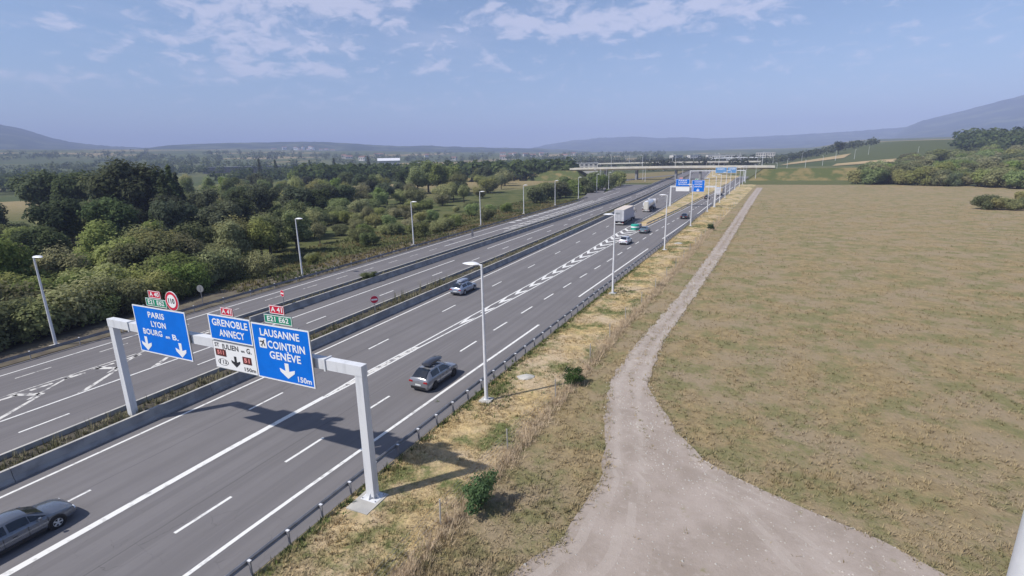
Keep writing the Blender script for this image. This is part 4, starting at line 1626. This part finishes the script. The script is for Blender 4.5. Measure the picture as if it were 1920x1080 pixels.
for px in (485, 515, 625, 690, 580):
    p = at_dist(px, 300, rt.uniform(620, 900))
    if px == 485:
        cyp = make_tree('poplar', 'slim dark poplar standing above the far woods', 'tree', 'poplars on the plain', 'column', 61, M_LEAFD, 900, .8, 1.5)
    plant(cyp, p.x, p.y, rt.uniform(1.5, 2.1))


# ------------------------------------------------------------------ overpasses
def overpass(xa, xb, y, zt, label, m, dep=1.6, wd=11, piers=(), skew=0.0):
    root = thing('overpass', label, 'bridge', ((xa + xb) / 2, y, 0))
    L_ = xb - xa
    prof = [(-wd / 2, 0), (wd / 2, 0), (wd / 2, -.45), (wd * .3, -dep), (-wd * .3, -dep), (-wd / 2, -.45)]
    mb_ = MB()
    n = 16
    for i in range(n + 1):
        x = -L_ / 2 + L_ * i / n
        sag = .9 * (1 - (2 * i / n - 1) ** 2) - .9
        for dy, dz in prof:
            mb_.v.append((x, dy + skew * x, zt + dz + sag * .6))
    for i in range(n):
        for k in range(6):
            k2 = (k + 1) % 6
            mb_.f.append((i * 6 + k, i * 6 + k2, (i + 1) * 6 + k2, (i + 1) * 6 + k))
    mb_.f += [tuple(range(6)), tuple(n * 6 + k for k in reversed(range(6)))]
    mb_.build('deck', m, root)
    for sd in (-1, 1):
        mb2 = MB()
        for i in range(n):
            x0, x1 = -L_ / 2 + L_ * i / n, -L_ / 2 + L_ * (i + 1) / n
            z0, z1 = [zt + .9 * .6 * (-(2 * j / n - 1) ** 2) for j in (i, i + 1)]
            yy0 = sd * (wd / 2 + .05)
            vs_ = []
            for x, z in ((x0, z0), (x1, z1)):
                for dy, dz in ((-.12, -.5), (.12, -.5), (.12, .85), (-.12, .85)):
                    vs_.append((x, yy0 + dy + skew * x, z + dz))
            mb2.mesh(vs_, [(0, 1, 5, 4), (1, 2, 6, 5), (2, 3, 7, 6), (3, 0, 4, 7)])
        mb2.build('parapet', m, root)
    for px_ in piers:
        MB().box((px_ - (xa + xb) / 2, skew * (px_ - (xa + xb) / 2), (zt - dep) / 2 - .5), (1.3, wd * .55, zt - dep + .3)).build('pier', M_CONC, root)
    return root


overpass(-132, 14, 402, 8.9, 'cream concrete overpass crossing the motorway on plain piers, the nearest of three', M_DECK, piers=(-104, -80, -51, -34))
overpass(-215, 8, 655, 9.2, 'pale flyover behind the cream overpass', M_DECK, piers=(-190, -160, -130, -98, -66, -30, -4), dep=1.3)
overpass(-60, 16, 905, 12.0, 'short white bridge farthest along the motorway', M_WHITE, piers=(-50, -20, 8), dep=1.2)
for xa, xb, lab in ((-260, -126, 'grassy embankment carrying the cream overpass on the woods side'), (7, 150, 'grassy embankment carrying the cream overpass on the meadow side')):
    vs_ = []
    for x, zz in ((xa, 7.2), (xb, 7.2)):
        vs_ += [(x, 402 - 19, -.4), (x, 402 - 5.6, zz), (x, 402 + 5.6, zz), (x, 402 + 19, -.4)]
    inner = xb if xa < -200 else xa
    vs_ += [(inner + (9 if xa < -200 else -9), 402 - 19, -.4), (inner + (9 if xa < -200 else -9), 402 + 19, -.4)]
    e_ = 4 if xa < -200 else 0
    tag(MB().mesh(vs_, [(0, 1, 5, 4), (1, 2, 6, 5), (2, 3, 7, 6), (e_, 8, e_ + 1), (e_ + 1, 8, 9, e_ + 2), (e_ + 2, 9, e_ + 3)]).build('embankment', M_BANKG), lab, kind='structure')


# ------------------------------------------------------------------ buildings
def building(x, y, z, L_, D_, hh, rz, label, roof='flat', wall=M_WALL, rows=2, cols_=8, roofm=M_ROOFM, name='building', group=None):
    root = thing(name, label, 'building', (x, y, z), rz, group)
    MB().box((0, 0, hh / 2 - 1), (L_, D_, hh + 2)).build('wall', wall, root)
    if roof == 'flat':
        MB().box((0, 0, hh + .25), (L_ + .6, D_ + .6, .5)).build('roof', roofm, root)
    else:
        e, rr = .5, roof
        MB().mesh([(-L_ / 2 - e, -D_ / 2 - e, hh - .1), (L_ / 2 + e, -D_ / 2 - e, hh - .1), (L_ / 2 + e, D_ / 2 + e, hh - .1), (-L_ / 2 - e, D_ / 2 + e, hh - .1), (-L_ / 2 - e, 0, hh + rr), (L_ / 2 + e, 0, hh + rr)],
                  [(3, 2, 1, 0), (0, 1, 5, 4), (2, 3, 4, 5), (0, 4, 3), (1, 2, 5)]).build('roof', roofm, root)
    if rows:
        wm = MB().box((0, 0, 0), (L_ / cols_ * .55, .12, hh / (rows + .3) * .5)).data('window', M_WINDOW)
        for r_ in range(rows):
            for c_ in range(cols_):
                put('window', wm, root, (-L_ / 2 + L_ * (c_ + .5) / cols_, -D_ / 2 - .03, hh * (r_ + .62) / (rows + .25)))
    return root


building(18, 952, 3, 28, 14, 16, R(-3), 'grey office block with window rows beyond the overpasses', rows=4, cols_=8)
building(-27, 950, 5, 26, 14, 6, R(2), 'low white hall beside the office block', rows=1, cols_=6, wall=M_WHITE)
building(-760, 600, 0, 122, 30, 14, R(38), 'long dark warehouse with a pale roof among the far trees', wall=M_DARKWALL, rows=0)
building(-468, 600, 5, 30, 22, 13.5, R(38), 'white-roofed hall showing above the far woods', roof=3.5, roofm=M_WHITE, rows=1, cols_=6)
building(-175, 560, 2, 40, 14, 9, R(18), 'cream apartment block behind the ramp trees', rows=3, cols_=8)
hr = random.Random(5)
for i in range(22):
    px = hr.gauss(568, 28)
    D = hr.uniform(2950, 3500)
    d_ = ray(px, 290)
    k = D / math.hypot(d_[0], d_[1])
    x, y = d_[0] * k, d_[1] * k
    building(x, y, lerp(at_dist(px, 266.5, 4200).z, 30, ((4200 - D) / 1500) ** .9) + 7, hr.uniform(14, 26), 12, hr.uniform(11, 17), hr.uniform(-.6, 1.2), 'pale village house on the lower slope of the wooded hill', roof=4.0, roofm=M_ROOFT, rows=1, cols_=3, wall=M_WHITE, name='house', group='village houses on the hillside')
for i in range(16):
    px = hr.uniform(640, 1080)
    D = hr.uniform(1400, 2200)
    d_ = ray(px, 290)
    k = D / math.hypot(d_[0], d_[1])
    x, y = d_[0] * k, d_[1] * k
    building(x, y, height(x, y) + 1, hr.uniform(12, 24), 11, hr.uniform(6, 10), hr.uniform(-.6, 1.2), 'pale house among the distant woods of the plain', roof=3.6, roofm=M_ROOFT, rows=1, cols_=3, name='house', group='houses on the plain')
for i, px in enumerate((1350, 1376, 1338, 1302, 1268)):
    d_ = ray(px, 285)
    D = 1050 + 60 * i
    k = D / math.hypot(d_[0], d_[1])
    building(d_[0] * k, d_[1] * k, height(d_[0] * k, d_[1] * k) + 4, 26, 14, 9, .2 * i, 'pale flat-roofed building behind the interchange trees', rows=2, cols_=6, group='buildings behind the interchange')


M_STUB = mat('stubble', (.40, .30, .17), 1, c2=(.30, .235, .13), scale=.05, detail=6, spec=.1)
M_CROP = mat('crop_green', (.12, .15, .06), 1, c2=(.17, .18, .08), scale=.04, detail=6, spec=.1)
for (xa, xb, ya, yb, m_, lab) in ((30, 95, 700, 760, M_STUB, 'tan stubble field below the lone tree'), (70, 170, 590, 622, M_STUB, 'tan stubble strip above the hedge'),
                                  (250, 380, 690, 730, M_STUB, 'tan stubble field below the crest wood'), (-330, -230, 330, 400, M_CROP, 'pale green crop field behind the slope'), (-470, -380, 430, 500, M_STUB, 'straw field among the far trees')):
    mb = MB()
    NXX = 14
    for i in range(NXX + 1):
        for j in range(NXX + 1):
            x = lerp(xa, xb, i / NXX) + (lerp(ya, yb, j / NXX) - ya) * .25
            y = lerp(ya, yb, j / NXX) + (x - xa) * .12 + 4 * mnoise.noise(Vector((x * .03, j, 1)))
            mb.v.append((x, y, height(x, y) + .45))
    for i in range(NXX):
        for j in range(NXX):
            a = i * (NXX + 1) + j
            mb.f.append((a, a + NXX + 1, a + NXX + 2, a + 1))
    tag(mb.build('field', m_, smooth='full'), lab, kind='structure')


# ------------------------------------------------------------------ hills and mountains
def ridge(name, sky_pts, D, foot_z, depth, label, seed, rough=.03):
    """skyline given as photo pixels at a known distance; rows run down toward the plain"""
    f = table(sky_pts)
    px0, px1 = sky_pts[0][0], sky_pts[-1][0]
    n = 150
    rows = 12
    mb_ = MB()
    for j in range(rows + 1):
        t_ = j / rows
        for i in range(n + 1):
            px = lerp(px0, px1, i / n)
            jag = 1.1 * mnoise.noise(Vector((px * .045, seed, 0))) + .8 * mnoise.noise(Vector((px * .15, seed, 3)))
            top = at_dist(px, f(px) + jag, D)
            dirv = Vector((top.x, top.y, 0)).normalized()
            s_ = t_ ** .9
            z = lerp(top.z, foot_z, s_) + (top.z - foot_z) * .10 * mnoise.noise(Vector((px * .02, t_ * 4, seed))) * (t_ > 0) * (1 - t_)
            q = dirv * (D - depth * t_)
            mb_.v.append((q.x, q.y, z))
    # back slope
    for i in range(n + 1):
        px = lerp(px0, px1, i / n)
        top = at_dist(px, f(px), D)
        q = Vector((top.x, top.y, 0)).normalized() * (D + 900)
        mb_.v.append((q.x, q.y, foot_z - 20))
    W_ = n + 1
    for j in range(rows):
        for i in range(n):
            a = j * W_ + i
            mb_.f.append((a, a + 1, a + W_ + 1, a + W_))
    bb = (rows + 1) * W_
    for i in range(n):
        mb_.f.append((i, bb + i, bb + i + 1, i + 1))
    return tag(mb_.build(name, M_MOUNT, smooth='full', fix=False), label, kind='structure')


ridge('hill', [(150, 312), (190, 296), (235, 284), (270, 278), (310, 273), (360, 270), (430, 268), (540, 266), (600, 266), (650, 268), (700, 272), (760, 274), (800, 273), (850, 275), (930, 277), (1000, 278), (1070, 281), (1130, 286), (1200, 294), (1250, 300)], 4200, 30, 1500, 'long wooded hill behind the plain', 3)
ridge('mountain', [(-420, 225), (-250, 222), (-100, 225), (0, 233), (40, 241), (85, 255), (130, 266), (180, 272), (250, 276), (330, 281), (420, 286)], 5600, 90, 1900, 'blue mountain shoulder above the plain', 5)
ridge('mountain', [(960, 285), (985, 280), (1020, 272), (1070, 264), (1130, 258), (1190, 256), (1240, 259), (1280, 257), (1330, 260), (1400, 257), (1500, 252), (1600, 246), (1650, 242), (1700, 238), (1800, 236), (1900, 238)], 7200, 50, 2200, 'faint long mountain ridge on the skyline', 7)
ridge('mountain', [(1620, 275), (1655, 262), (1680, 250), (1700, 238), (1730, 226), (1800, 209), (1850, 196), (1920, 178), (2020, 168), (2160, 172), (2300, 180), (2500, 190)], 6400, 40, 2200, 'large blue mountain rising over the field hill', 9)


# ------------------------------------------------------------------ vehicles (built facing +Y, wheels on z = 0)
def ring(y, w_, wt, zb, zbelt, zt):
    pts = [(0, zb), (w_ * .80, zb), (w_ * .965, zb + .10), (w_, zb + (zbelt - zb) * .45), (w_ * .985, zbelt - .10), (w_ * .93, zbelt), (wt, zt - .055), (wt * .82, zt - .008), (0, zt + .012)]
    return [(x, y, z) for x, z in pts] + [(-x, y, z) for x, z in reversed(pts[1:-1])]


def tyre_wheel(parent, x, y, rad, wd, rim=M_RIM, side=1):
    w_ = thing_part('wheel', parent, (x, y, rad))
    MB().lathe([(rad * .62, -wd / 2), (rad * .93, -wd / 2), (rad, -wd / 2 + .03), (rad, wd / 2 - .03), (rad * .93, wd / 2), (rad * .62, wd / 2)], 22, 'x').build('tyre', M_TYRE, w_, smooth=True)
    mb_ = MB()
    xo = side * (wd / 2 + .004)
    for k in range(5):
        a = 2 * PI * k / 5
        c, s = math.cos(a), math.sin(a)
        p0, p1, wv = rad * .10, rad * .60, rad * .09
        mb_.face([(xo, c * p0 - s * wv, s * p0 + c * wv), (xo, c * p1 - s * wv * 1.5, s * p1 + c * wv * 1.5), (xo, c * p1 + s * wv * 1.5, s * p1 - c * wv * 1.5), (xo, c * p0 + s * wv, s * p0 - c * wv)])
    mb_.lathe([(rad * .48, xo - side * .008), (rad * .60, xo - side * .002), (rad * .635, xo - side * .05)], 22, 'x')
    mb_.lathe([(rad * .16, xo - side * .02), (rad * .14, xo + side * .004)], 12, 'x')
    mb_.build('rim', rim, w_)
    return w_


def thing_part(name, parent, loc):
    o = bpy.data.objects.new(name, None)
    col.objects.link(o)
    o.parent = parent
    o.location = loc
    return o


STYLES = {
    # t, belt, top, width factor, top half-width factor
    'sedan': [(0, .70, .76, .84, .70), (.015, .86, .93, .92, .78), (.05, .90, 1.0, .97, .80), (.15, .92, 1.05, 1, .80), (.20, .93, 1.12, 1, .74), (.32, .94, 1.39, 1, .62), (.42, .94, 1.455, 1, .62), (.52, .93, 1.45, 1, .62), (.60, .92, 1.38, 1, .62), (.74, .90, 1.02, 1, .74), (.78, .88, .97, 1, .80), (.90, .80, .87, .97, .80), (.96, .70, .77, .90, .72), (.99, .60, .66, .82, .62), (1, .50, .54, .76, .58)],
    'suv': [(0, .78, .84, .86, .72), (.012, .95, 1.00, .93, .80), (.03, 1.0, 1.10, .97, .80), (.06, 1.02, 1.22, 1, .72), (.15, 1.02, 1.52, 1, .64), (.22, 1.01, 1.60, 1, .64), (.40, 1.0, 1.63, 1, .64), (.54, .99, 1.57, 1, .64), (.60, .98, 1.49, 1, .65), (.735, .97, 1.10, 1, .76), (.77, .96, 1.05, 1, .82), (.90, .88, .96, .97, .82), (.96, .78, .85, .90, .76), (.99, .66, .72, .84, .66), (1, .55, .60, .78, .6)],
    'wagon': [(0, .72, .80, .86, .72), (.012, .92, .97, .93, .80), (.03, .94, 1.06, .97, .78), (.06, .95, 1.18, 1, .70), (.13, .96, 1.40, 1, .64), (.22, .96, 1.48, 1, .64), (.40, .95, 1.50, 1, .64), (.54, .94, 1.46, 1, .64), (.60, .93, 1.38, 1, .64), (.74, .92, 1.03, 1, .75), (.78, .90, .98, 1, .80), (.90, .82, .89, .97, .80), (.96, .72, .79, .90, .74), (.99, .60, .66, .84, .64), (1, .50, .54, .78, .6)],
}


def make_car(label, style, loc, L_, W_, paint_, rz=0.0, roofbox=None, rim=M_RIM, kz=1.0, wheel_r=.33, group=None, box_label=None):
    root = thing('car', label, 'car', loc, rz, group)
    st = [(t * L_ - L_ / 2, b * kz, tp * kz, wf * W_ / 2, wt * W_ / 2, t) for t, b, tp, wf, wt in STYLES[style]]
    mb_ = MB()
    n = 16
    rings_ = []
    for (y, b, tp, w_, wt, t) in st:
        zb = .20 + (.10 if t < .02 or t > .985 else 0)
        rr = ring(y, w_, wt, zb, b, tp)
        rings_.append(rr)
        mb_.v += rr
    for i in range(len(st) - 1):
        for k in range(n):
            k2 = (k + 1) % n
            mb_.f.append((i * n + k, i * n + k2, (i + 1) * n + k2, (i + 1) * n + k))
    mb_.f += [tuple(range(n)), tuple((len(st) - 1) * n + k for k in reversed(range(n)))]
    mb_.build('body', paint_, root, smooth=True)
    # greenhouse: where the roof stands well above the belt
    gl = [i for i, s_ in enumerate(st) if s_[2] - s_[1] > .30]
    i0, i1 = gl[0], gl[-1]
    mid = [i for i in gl if abs(st[i][5] - .42) < .03][0]

    def pane(name, quadpts, nudge):
        m2 = MB()
        for q in quadpts:
            m2.face([Vector(p) + Vector(nudge) for p in q])
        m2.build(name, M_GLASS, root, fix=False)

    def edge(i, k, f):
        a, b = Vector(rings_[i][k]), Vector(rings_[i][k + 1])
        return a.lerp(b, f)

    for sd in (1, -1):
        for (a, b) in ((i0, mid), (mid, i1)):
            qs = []
            for i in range(a, b):
                lo0, lo1 = edge(i, 5, .10), edge(i + 1, 5, .10)
                hi0, hi1 = edge(i, 5, .86), edge(i + 1, 5, .86)
                if i == a:
                    lo0, hi0 = lo0.lerp(lo1, .12 if a == mid else .25), hi0.lerp(hi1, .12 if a == mid else .35)
                if i == b - 1:
                    lo1, hi1 = lo1.lerp(lo0, .10), hi1.lerp(hi0, .10)
                q = [lo0, lo1, hi1, hi0]
                if sd < 0:
                    q = [Vector((-p.x, p.y, p.z)) for p in q]
                qs.append(q)
            # small sail pane to the front pillar base
            if b == i1:
                lo0, lo1 = edge(i1, 5, .12), edge(i1 + 1, 5, .3)
                hi0 = edge(i1, 5, .80)
                q = [lo0, lo1, lo1.lerp(hi0, .15), hi0]
                if sd < 0:
                    q = [Vector((-p.x, p.y, p.z)) for p in q]
                qs.append(q)
            pane('side_window', qs, (.009 * sd, 0, .006))
    def top_pane(name, ia, ib, dy, fa=.08, fb=.08):
        qs = []
        for i in range(ia, ib):
            e0 = [Vector(rings_[i][6]), Vector(rings_[i][7]), Vector(rings_[i][8])]
            e1 = [Vector(rings_[i + 1][6]), Vector(rings_[i + 1][7]), Vector(rings_[i + 1][8])]
            A = [p.lerp(q, fa if i == ia else 0) for p, q in zip(e0, e1)]
            B = [q.lerp(p, fb if i == ib - 1 else 0) for p, q in zip(e0, e1)]
            for k in (0, 1):
                q = [A[k], A[k + 1], B[k + 1], B[k]]
                if k == 0:
                    q[0] = A[0].lerp(A[1], .25)
                    q[3] = B[0].lerp(B[1], .25)
                qs.append(q)
                qs.append([Vector((-p.x, p.y, p.z)) for p in q])
        pane(name, qs, (0, dy, .010))
    top_pane('windscreen', i1, i1 + 1, .008)
    r0 = [i for i, s_ in enumerate(st) if s_[5] > .025][0] if style != 'sedan' else 4
    top_pane('rear_window', r0, i0 + (1 if style != 'sedan' else 0), -.008, .15, .12)
    # wheels, dark arches, lights, trim
    wb = L_ * .295
    for y in (-wb * .98, wb * 1.02):
        for sd in (1, -1):
            MB().lathe([(wheel_r * 1.17, -.01), (wheel_r * 1.17, .012)], 20, 'x', (sd * (W_ / 2 - .012), y, wheel_r + .02)).build('wheel_arch', M_TRIM, root)
            tyre_wheel(root, sd * (W_ / 2 - .085), y, wheel_r, .21, rim, sd)
    for sd in (1, -1):
        MB().box((sd * (W_ / 2 - .02), 0, .30), (.06, L_ * .40, .14)).build('sill', M_TRIM, root)
        MB().box((sd * W_ * .36, -L_ / 2 + .035, st[1][1] - .10), (W_ * .20, .10, .13), taper=.8).build('tail_light', M_LIGHTR, root)
        MB().box((sd * W_ * .33, L_ / 2 - .12, .60 * kz), (W_ * .19, .14, .10), taper=.7).build('headlight', M_LIGHTW, root)
        MB().box((sd * (W_ / 2 + .06), st[i1][0] + .32, st[i1][1] + .05), (.16, .12, .13), taper=.8).build('mirror', paint_, root)
        MB().box((sd * (W_ / 2 + .002), -L_ * .04, st[3][1] - .22), (.02, .18, .03)).build('door_handle', M_TRIM, root)
    for sd in (1, -1):
        for yq in (-L_ * .13, L_ * .07, L_ * .235):
            MB().box((sd * (W_ / 2 - .004), yq, .62 * kz), (.014, .016, .50)).build('door_seam', M_TRIM, root)
    MB().box((0, -L_ / 2 + .02, .36), (W_ * .72, .10, .20)).build('rear_bumper', M_TRIM, root)
    MB().box((0, -L_ / 2 - .015, .60), (.50, .03, .11)).build('number_plate', M_PLATE, root)
    MB().box((0, L_ / 2 - .02, .36), (W_ * .62, .10, .16)).build('grille', M_TRIM, root)
    if roofbox:
        zr = max(s_[2] for s_ in st)
        bl = [(-.95, .30, .03, .15), (-.90, .38, .01, .22), (-.5, .40, 0, .27), (.2, .40, 0, .27), (.75, .36, .0, .23), (1.02, .26, .03, .15), (1.08, .10, .06, .10)]
        m2 = MB()
        for y, w_, z0, z1 in bl:
            m2.v += [(w_ * .8, y, z0), (w_, y, z0 + .08), (w_ * .92, y, z1 - .07), (w_ * .6, y, z1), (-w_ * .6, y, z1), (-w_ * .92, y, z1 - .07), (-w_, y, z0 + .08), (-w_ * .8, y, z0)]
        for i in range(len(bl) - 1):
            for k in range(8):
                k2 = (k + 1) % 8
                m2.f.append((i * 8 + k, i * 8 + k2, (i + 1) * 8 + k2, (i + 1) * 8 + k))
        m2.f += [tuple(range(8)), tuple((len(bl) - 1) * 8 + k for k in reversed(range(8)))]
        ca, sa = math.cos(rz), math.sin(rz)
        ox, oy = 0.0, -L_ * .06
        rb = thing('roof_box', box_label, 'roof box', (loc[0] + ox * ca - oy * sa, loc[1] + ox * sa + oy * ca, loc[2] + zr + .03), rz)
        m2.build('shell', roofbox, rb, (0, 0, .06), smooth=True)
        for yb in (-.5, .55):
            MB().box((0, yb, .02), (W_ * .60, .06, .05)).build('crossbar', M_STEEL, rb)
    return root


P_BLUE = paint('paint_blue_silver', (.15, .165, .195))
P_GREY = paint('paint_grey', (.27, .275, .295))
P_SILVER = paint('paint_silver', (.34, .38, .46))
P_WHITE = paint('paint_white', (.66, .67, .71), .1)
P_TEALG = paint('paint_grey_green', (.17, .23, .25))
P_BLACK = paint('paint_black', (.02, .02, .023), .3)
P_BOX = paint('box_black', (.035, .036, .045), .1, .3)
P_BOXG = paint('box_grey', (.30, .33, .40), .2, .3)

make_car('slate blue saloon car with bright wheels driving under the gantry signs', 'sedan', (-30.45, 8.55, 0), 4.6, 1.80, P_BLUE, rz=R(.5))
make_car('grey sport utility car carrying a black roof box beside the dry verge', 'suv', (-21.75, 31.65, 0), 4.5, 1.86, P_GREY, rz=R(-1.5), roofbox=P_BOX, rim=M_RIMD, box_label='black roof box strapped on the grey sport utility car')
make_car('pale blue estate car carrying a grey roof box along the median', 'wagon', (-33.85, 57.3, 0), 4.6, 1.82, P_SILVER, rz=R(.4), roofbox=P_BOXG, box_label='grey roof box on the pale blue estate car')
make_car('white hatchback driving beside the gore chevrons', 'suv', (-22.2, 103.0, 0), 4.2, 1.80, P_WHITE, rz=R(-2.5), kz=.95)
make_car('grey green saloon ahead of the white hatchback', 'sedan', (-21.5, 119.8, 0), 4.5, 1.82, P_TEALG, rz=R(-2.5))
make_car('black saloon in the lane beside the fourth lamp post', 'sedan', (-16.1, 150.5, 0), 4.5, 1.8, P_BLACK, rz=R(-2.5))
make_car('dark car beyond the far gantry on the diverging branch', 'wagon', (-15.6, 222, 0), 4.4, 1.8, P_BLACK, rz=R(-2.5))
make_car('dark blue car far along the diverging branch', 'suv', (-12.3, 262, 0), 4.4, 1.8, paint('paint_navy', (.03, .05, .12)), rz=R(-2.5))


def truck_wheels(root, ysx, W_, rad=.50):
    for y in ysx:
        for sd in (1, -1):
            tyre_wheel(root, sd * (W_ / 2 - .18), y, rad, .34, M_RIM, sd)


def cab_unit(root, y0, m, W_=2.45, hh=3.4):
    """tractor cab whose back is at y0"""
    mb_ = MB()
    prof = [(0, .75), (0, hh - .25), (.25, hh), (1.1, hh - .05), (1.75, hh - .75), (2.05, 1.9), (2.15, .75)]
    n = len(prof)
    for x in (-W_ / 2, W_ / 2):
        mb_.v += [(x, y0 + a, b) for a, b in prof]
    mb_.f = [tuple(range(n)), tuple(range(2 * n - 1, n - 1, -1))] + [(i, (i + 1) % n, n + (i + 1) % n, n + i) for i in range(n)]
    c = mb_.build('cab', m, root)
    MB().mesh([(x, y0 + a + .012, b) for x in (-W_ * .44, W_ * .44) for a, b in ((1.78, 2.68), (2.045, 1.98))], [(0, 1, 3, 2)]).build('windscreen', M_GLASS, c, fix=False)
    for sd in (1, -1):
        MB().box((sd * (W_ / 2 + .004), y0 + 1.3, 2.3), (.012, .75, .65)).build('side_window', M_GLASS, c)
        MB().box((sd * (W_ / 2 + .22), y0 + 1.9, 2.35), (.14, .12, .75)).build('mirror', M_TRIM, c)
    MB().box((0, y0 + 1.0, .55), (W_ * .96, 2.2, .40)).build('chassis', M_TRIM, root)


def rear_lights(root, y, W_):
    MB().box((0, y - .02, .52), (W_ * .94, .12, .16)).build('bumper', M_PLATE, root)
    for sd in (1, -1):
        MB().box((sd * W_ * .40, y - .05, .72), (.30, .06, .14)).build('tail_light', M_LIGHTR, root)
    MB().box((0, y - .05, .72), (.52, .03, .12)).build('number_plate', M_PLATE, root)


P_TR = mat('trailer_side', (.42, .43, .52), .45, c2=(.37, .38, .47), scale=.7)
P_TRR = mat('trailer_rear', (.58, .58, .60), .5, c2=(.50, .50, .52), scale=.9)
P_TOP = mat('trailer_roof', (.62, .54, .46), .6)
tk = thing('lorry', 'box trailer lorry with grey sides driving in the straight branch', 'lorry', (-30.0, 130.3, 0), R(.9))
MB().box((0, 6.4, 2.55), (2.55, 12.8, 2.9)).build('box_body', P_TR, tk)
MB().box((0, 6.4, 4.015), (2.58, 12.84, .05)).build('roof', P_TOP, tk)
for sd in (1, -1):
    dr = MB().box((sd * .625, -.035, 2.55), (1.2, .05, 2.75)).build('rear_door', P_TRR, tk)
    for q in (.18, .42):
        MB().tube([(sd * (.12 + q), -.09, 1.25), (sd * (.12 + q), -.09, 3.85)], .022, 6).build('lock_rod', M_STEEL, dr)
MB().box((-.35, -.066, 3.1), (1.1, .012, .42)).build('emblem', M_GREYBACK, tk)
MB().box((0, 6.4, 1.0), (1.2, 12.6, .24)).build('chassis', M_TRIM, tk)
for sd in (1, -1):
    MB().box((sd * 1.2, 7.2, .82), (.05, 4.2, .5)).build('side_guard', M_STEEL, tk)
truck_wheels(tk, (1.6, 2.95, 4.3, 11.2, 15.0), 2.5)
rear_lights(tk, 0, 2.5)
cab_unit(tk, 13.6, P_WHITE)

tn = thing('tanker_lorry', 'white tanker lorry with rounded tank ahead of the box lorry', 'lorry', (-29.4, 164.4, 0), R(.9))
mb = MB()
prof = [(.62, 0), (.95, .12), (1.12, .40), (1.17, 1.0), (1.17, 9.4), (1.12, 10.0), (.95, 10.3), (.62, 10.42)]
mb.lathe(prof, 26, 'y', (0, 0, 2.35))
mb.build('tank', P_WHITE, tn, smooth=True)
for y in (1.0, 3.2, 5.4, 7.6, 9.4):
    MB().lathe([(1.18, y - .05), (1.21, y - .03), (1.21, y + .03), (1.18, y + .05)], 26, 'y', (0, 0, 2.35)).build('tank_band', M_STEEL, tn)
for x in (-.45, .45):
    MB().tube([(x, .6, 3.50), (x, .65, 3.85), (x, 9.6, 3.85), (x, 9.65, 3.50)], .025, 6).build('walkway_rail', M_STEEL, tn)
MB().box((0, .1, 2.05), (1.5, .35, 2.4)).build('rear_cabinet', mat('tank_cream', (.60, .57, .50), .5), tn)
for x in (-.2, .2):
    MB().tube([(x + .75, -.12, .7), (x + .75, -.12, 3.5)], .022, 6).build('ladder', M_STEEL, tn)
for z in (2.9,):
    MB().lathe([(.26, 3.50), (.26, 3.66), (.2, 3.70)], 14, 'z', (0, 4.0, 0)).build('manhole', M_STEEL, tn)
MB().box((0, 5.2, .98), (1.3, 10.2, .28)).build('chassis', M_TRIM, tn)
truck_wheels(tn, (1.5, 2.8, 4.1, 9.4, 12.6), 2.45)
rear_lights(tn, -.1, 2.4)
cab_unit(tn, 11.0, P_WHITE)
tw = thing('lorry', 'small white lorry far along the diverging branch', 'lorry', (-12.6, 238, 0), R(-3))
MB().box((0, 3.2, 2.1), (2.4, 6.4, 2.5)).build('box_body', P_WHITE, tw)
MB().box((0, -.03, 2.1), (2.2, .05, 2.3)).build('rear_door', P_TRR, tw)
truck_wheels(tw, (1.4, 7.6), 2.3, .42)
rear_lights(tw, 0, 2.2)
cab_unit(tw, 6.6, P_WHITE, 2.2, 2.9)

# ------------------------------------------------------------------ summer haze over the plain
haze_m = bpy.data.materials.new('haze')
haze_m.use_nodes = True
ht = NT(haze_m.node_tree)
ht.n.remove(ht.n['Principled BSDF'])
pv = ht.new('ShaderNodeVolumePrincipled')
pv.inputs['Color'].default_value = (.495, .57, .87, 1)
pv.inputs['Density'].default_value = 2.1e-4
pv.inputs['Anisotropy'].default_value = -.12
ht.l.new(pv.outputs[0], ht.n['Material Output'].inputs['Volume'])
hz = MB().box((0, 0, 0), (24000, 24000, 1)).build('haze', haze_m)
ZT, ZB = 640.0, -9.0
hz.scale = (1, 1, ZT - ZB)
hz.location = (0, 0, (ZT + ZB) / 2)
tag(hz, 'pale summer haze over the plain', kind='stuff')
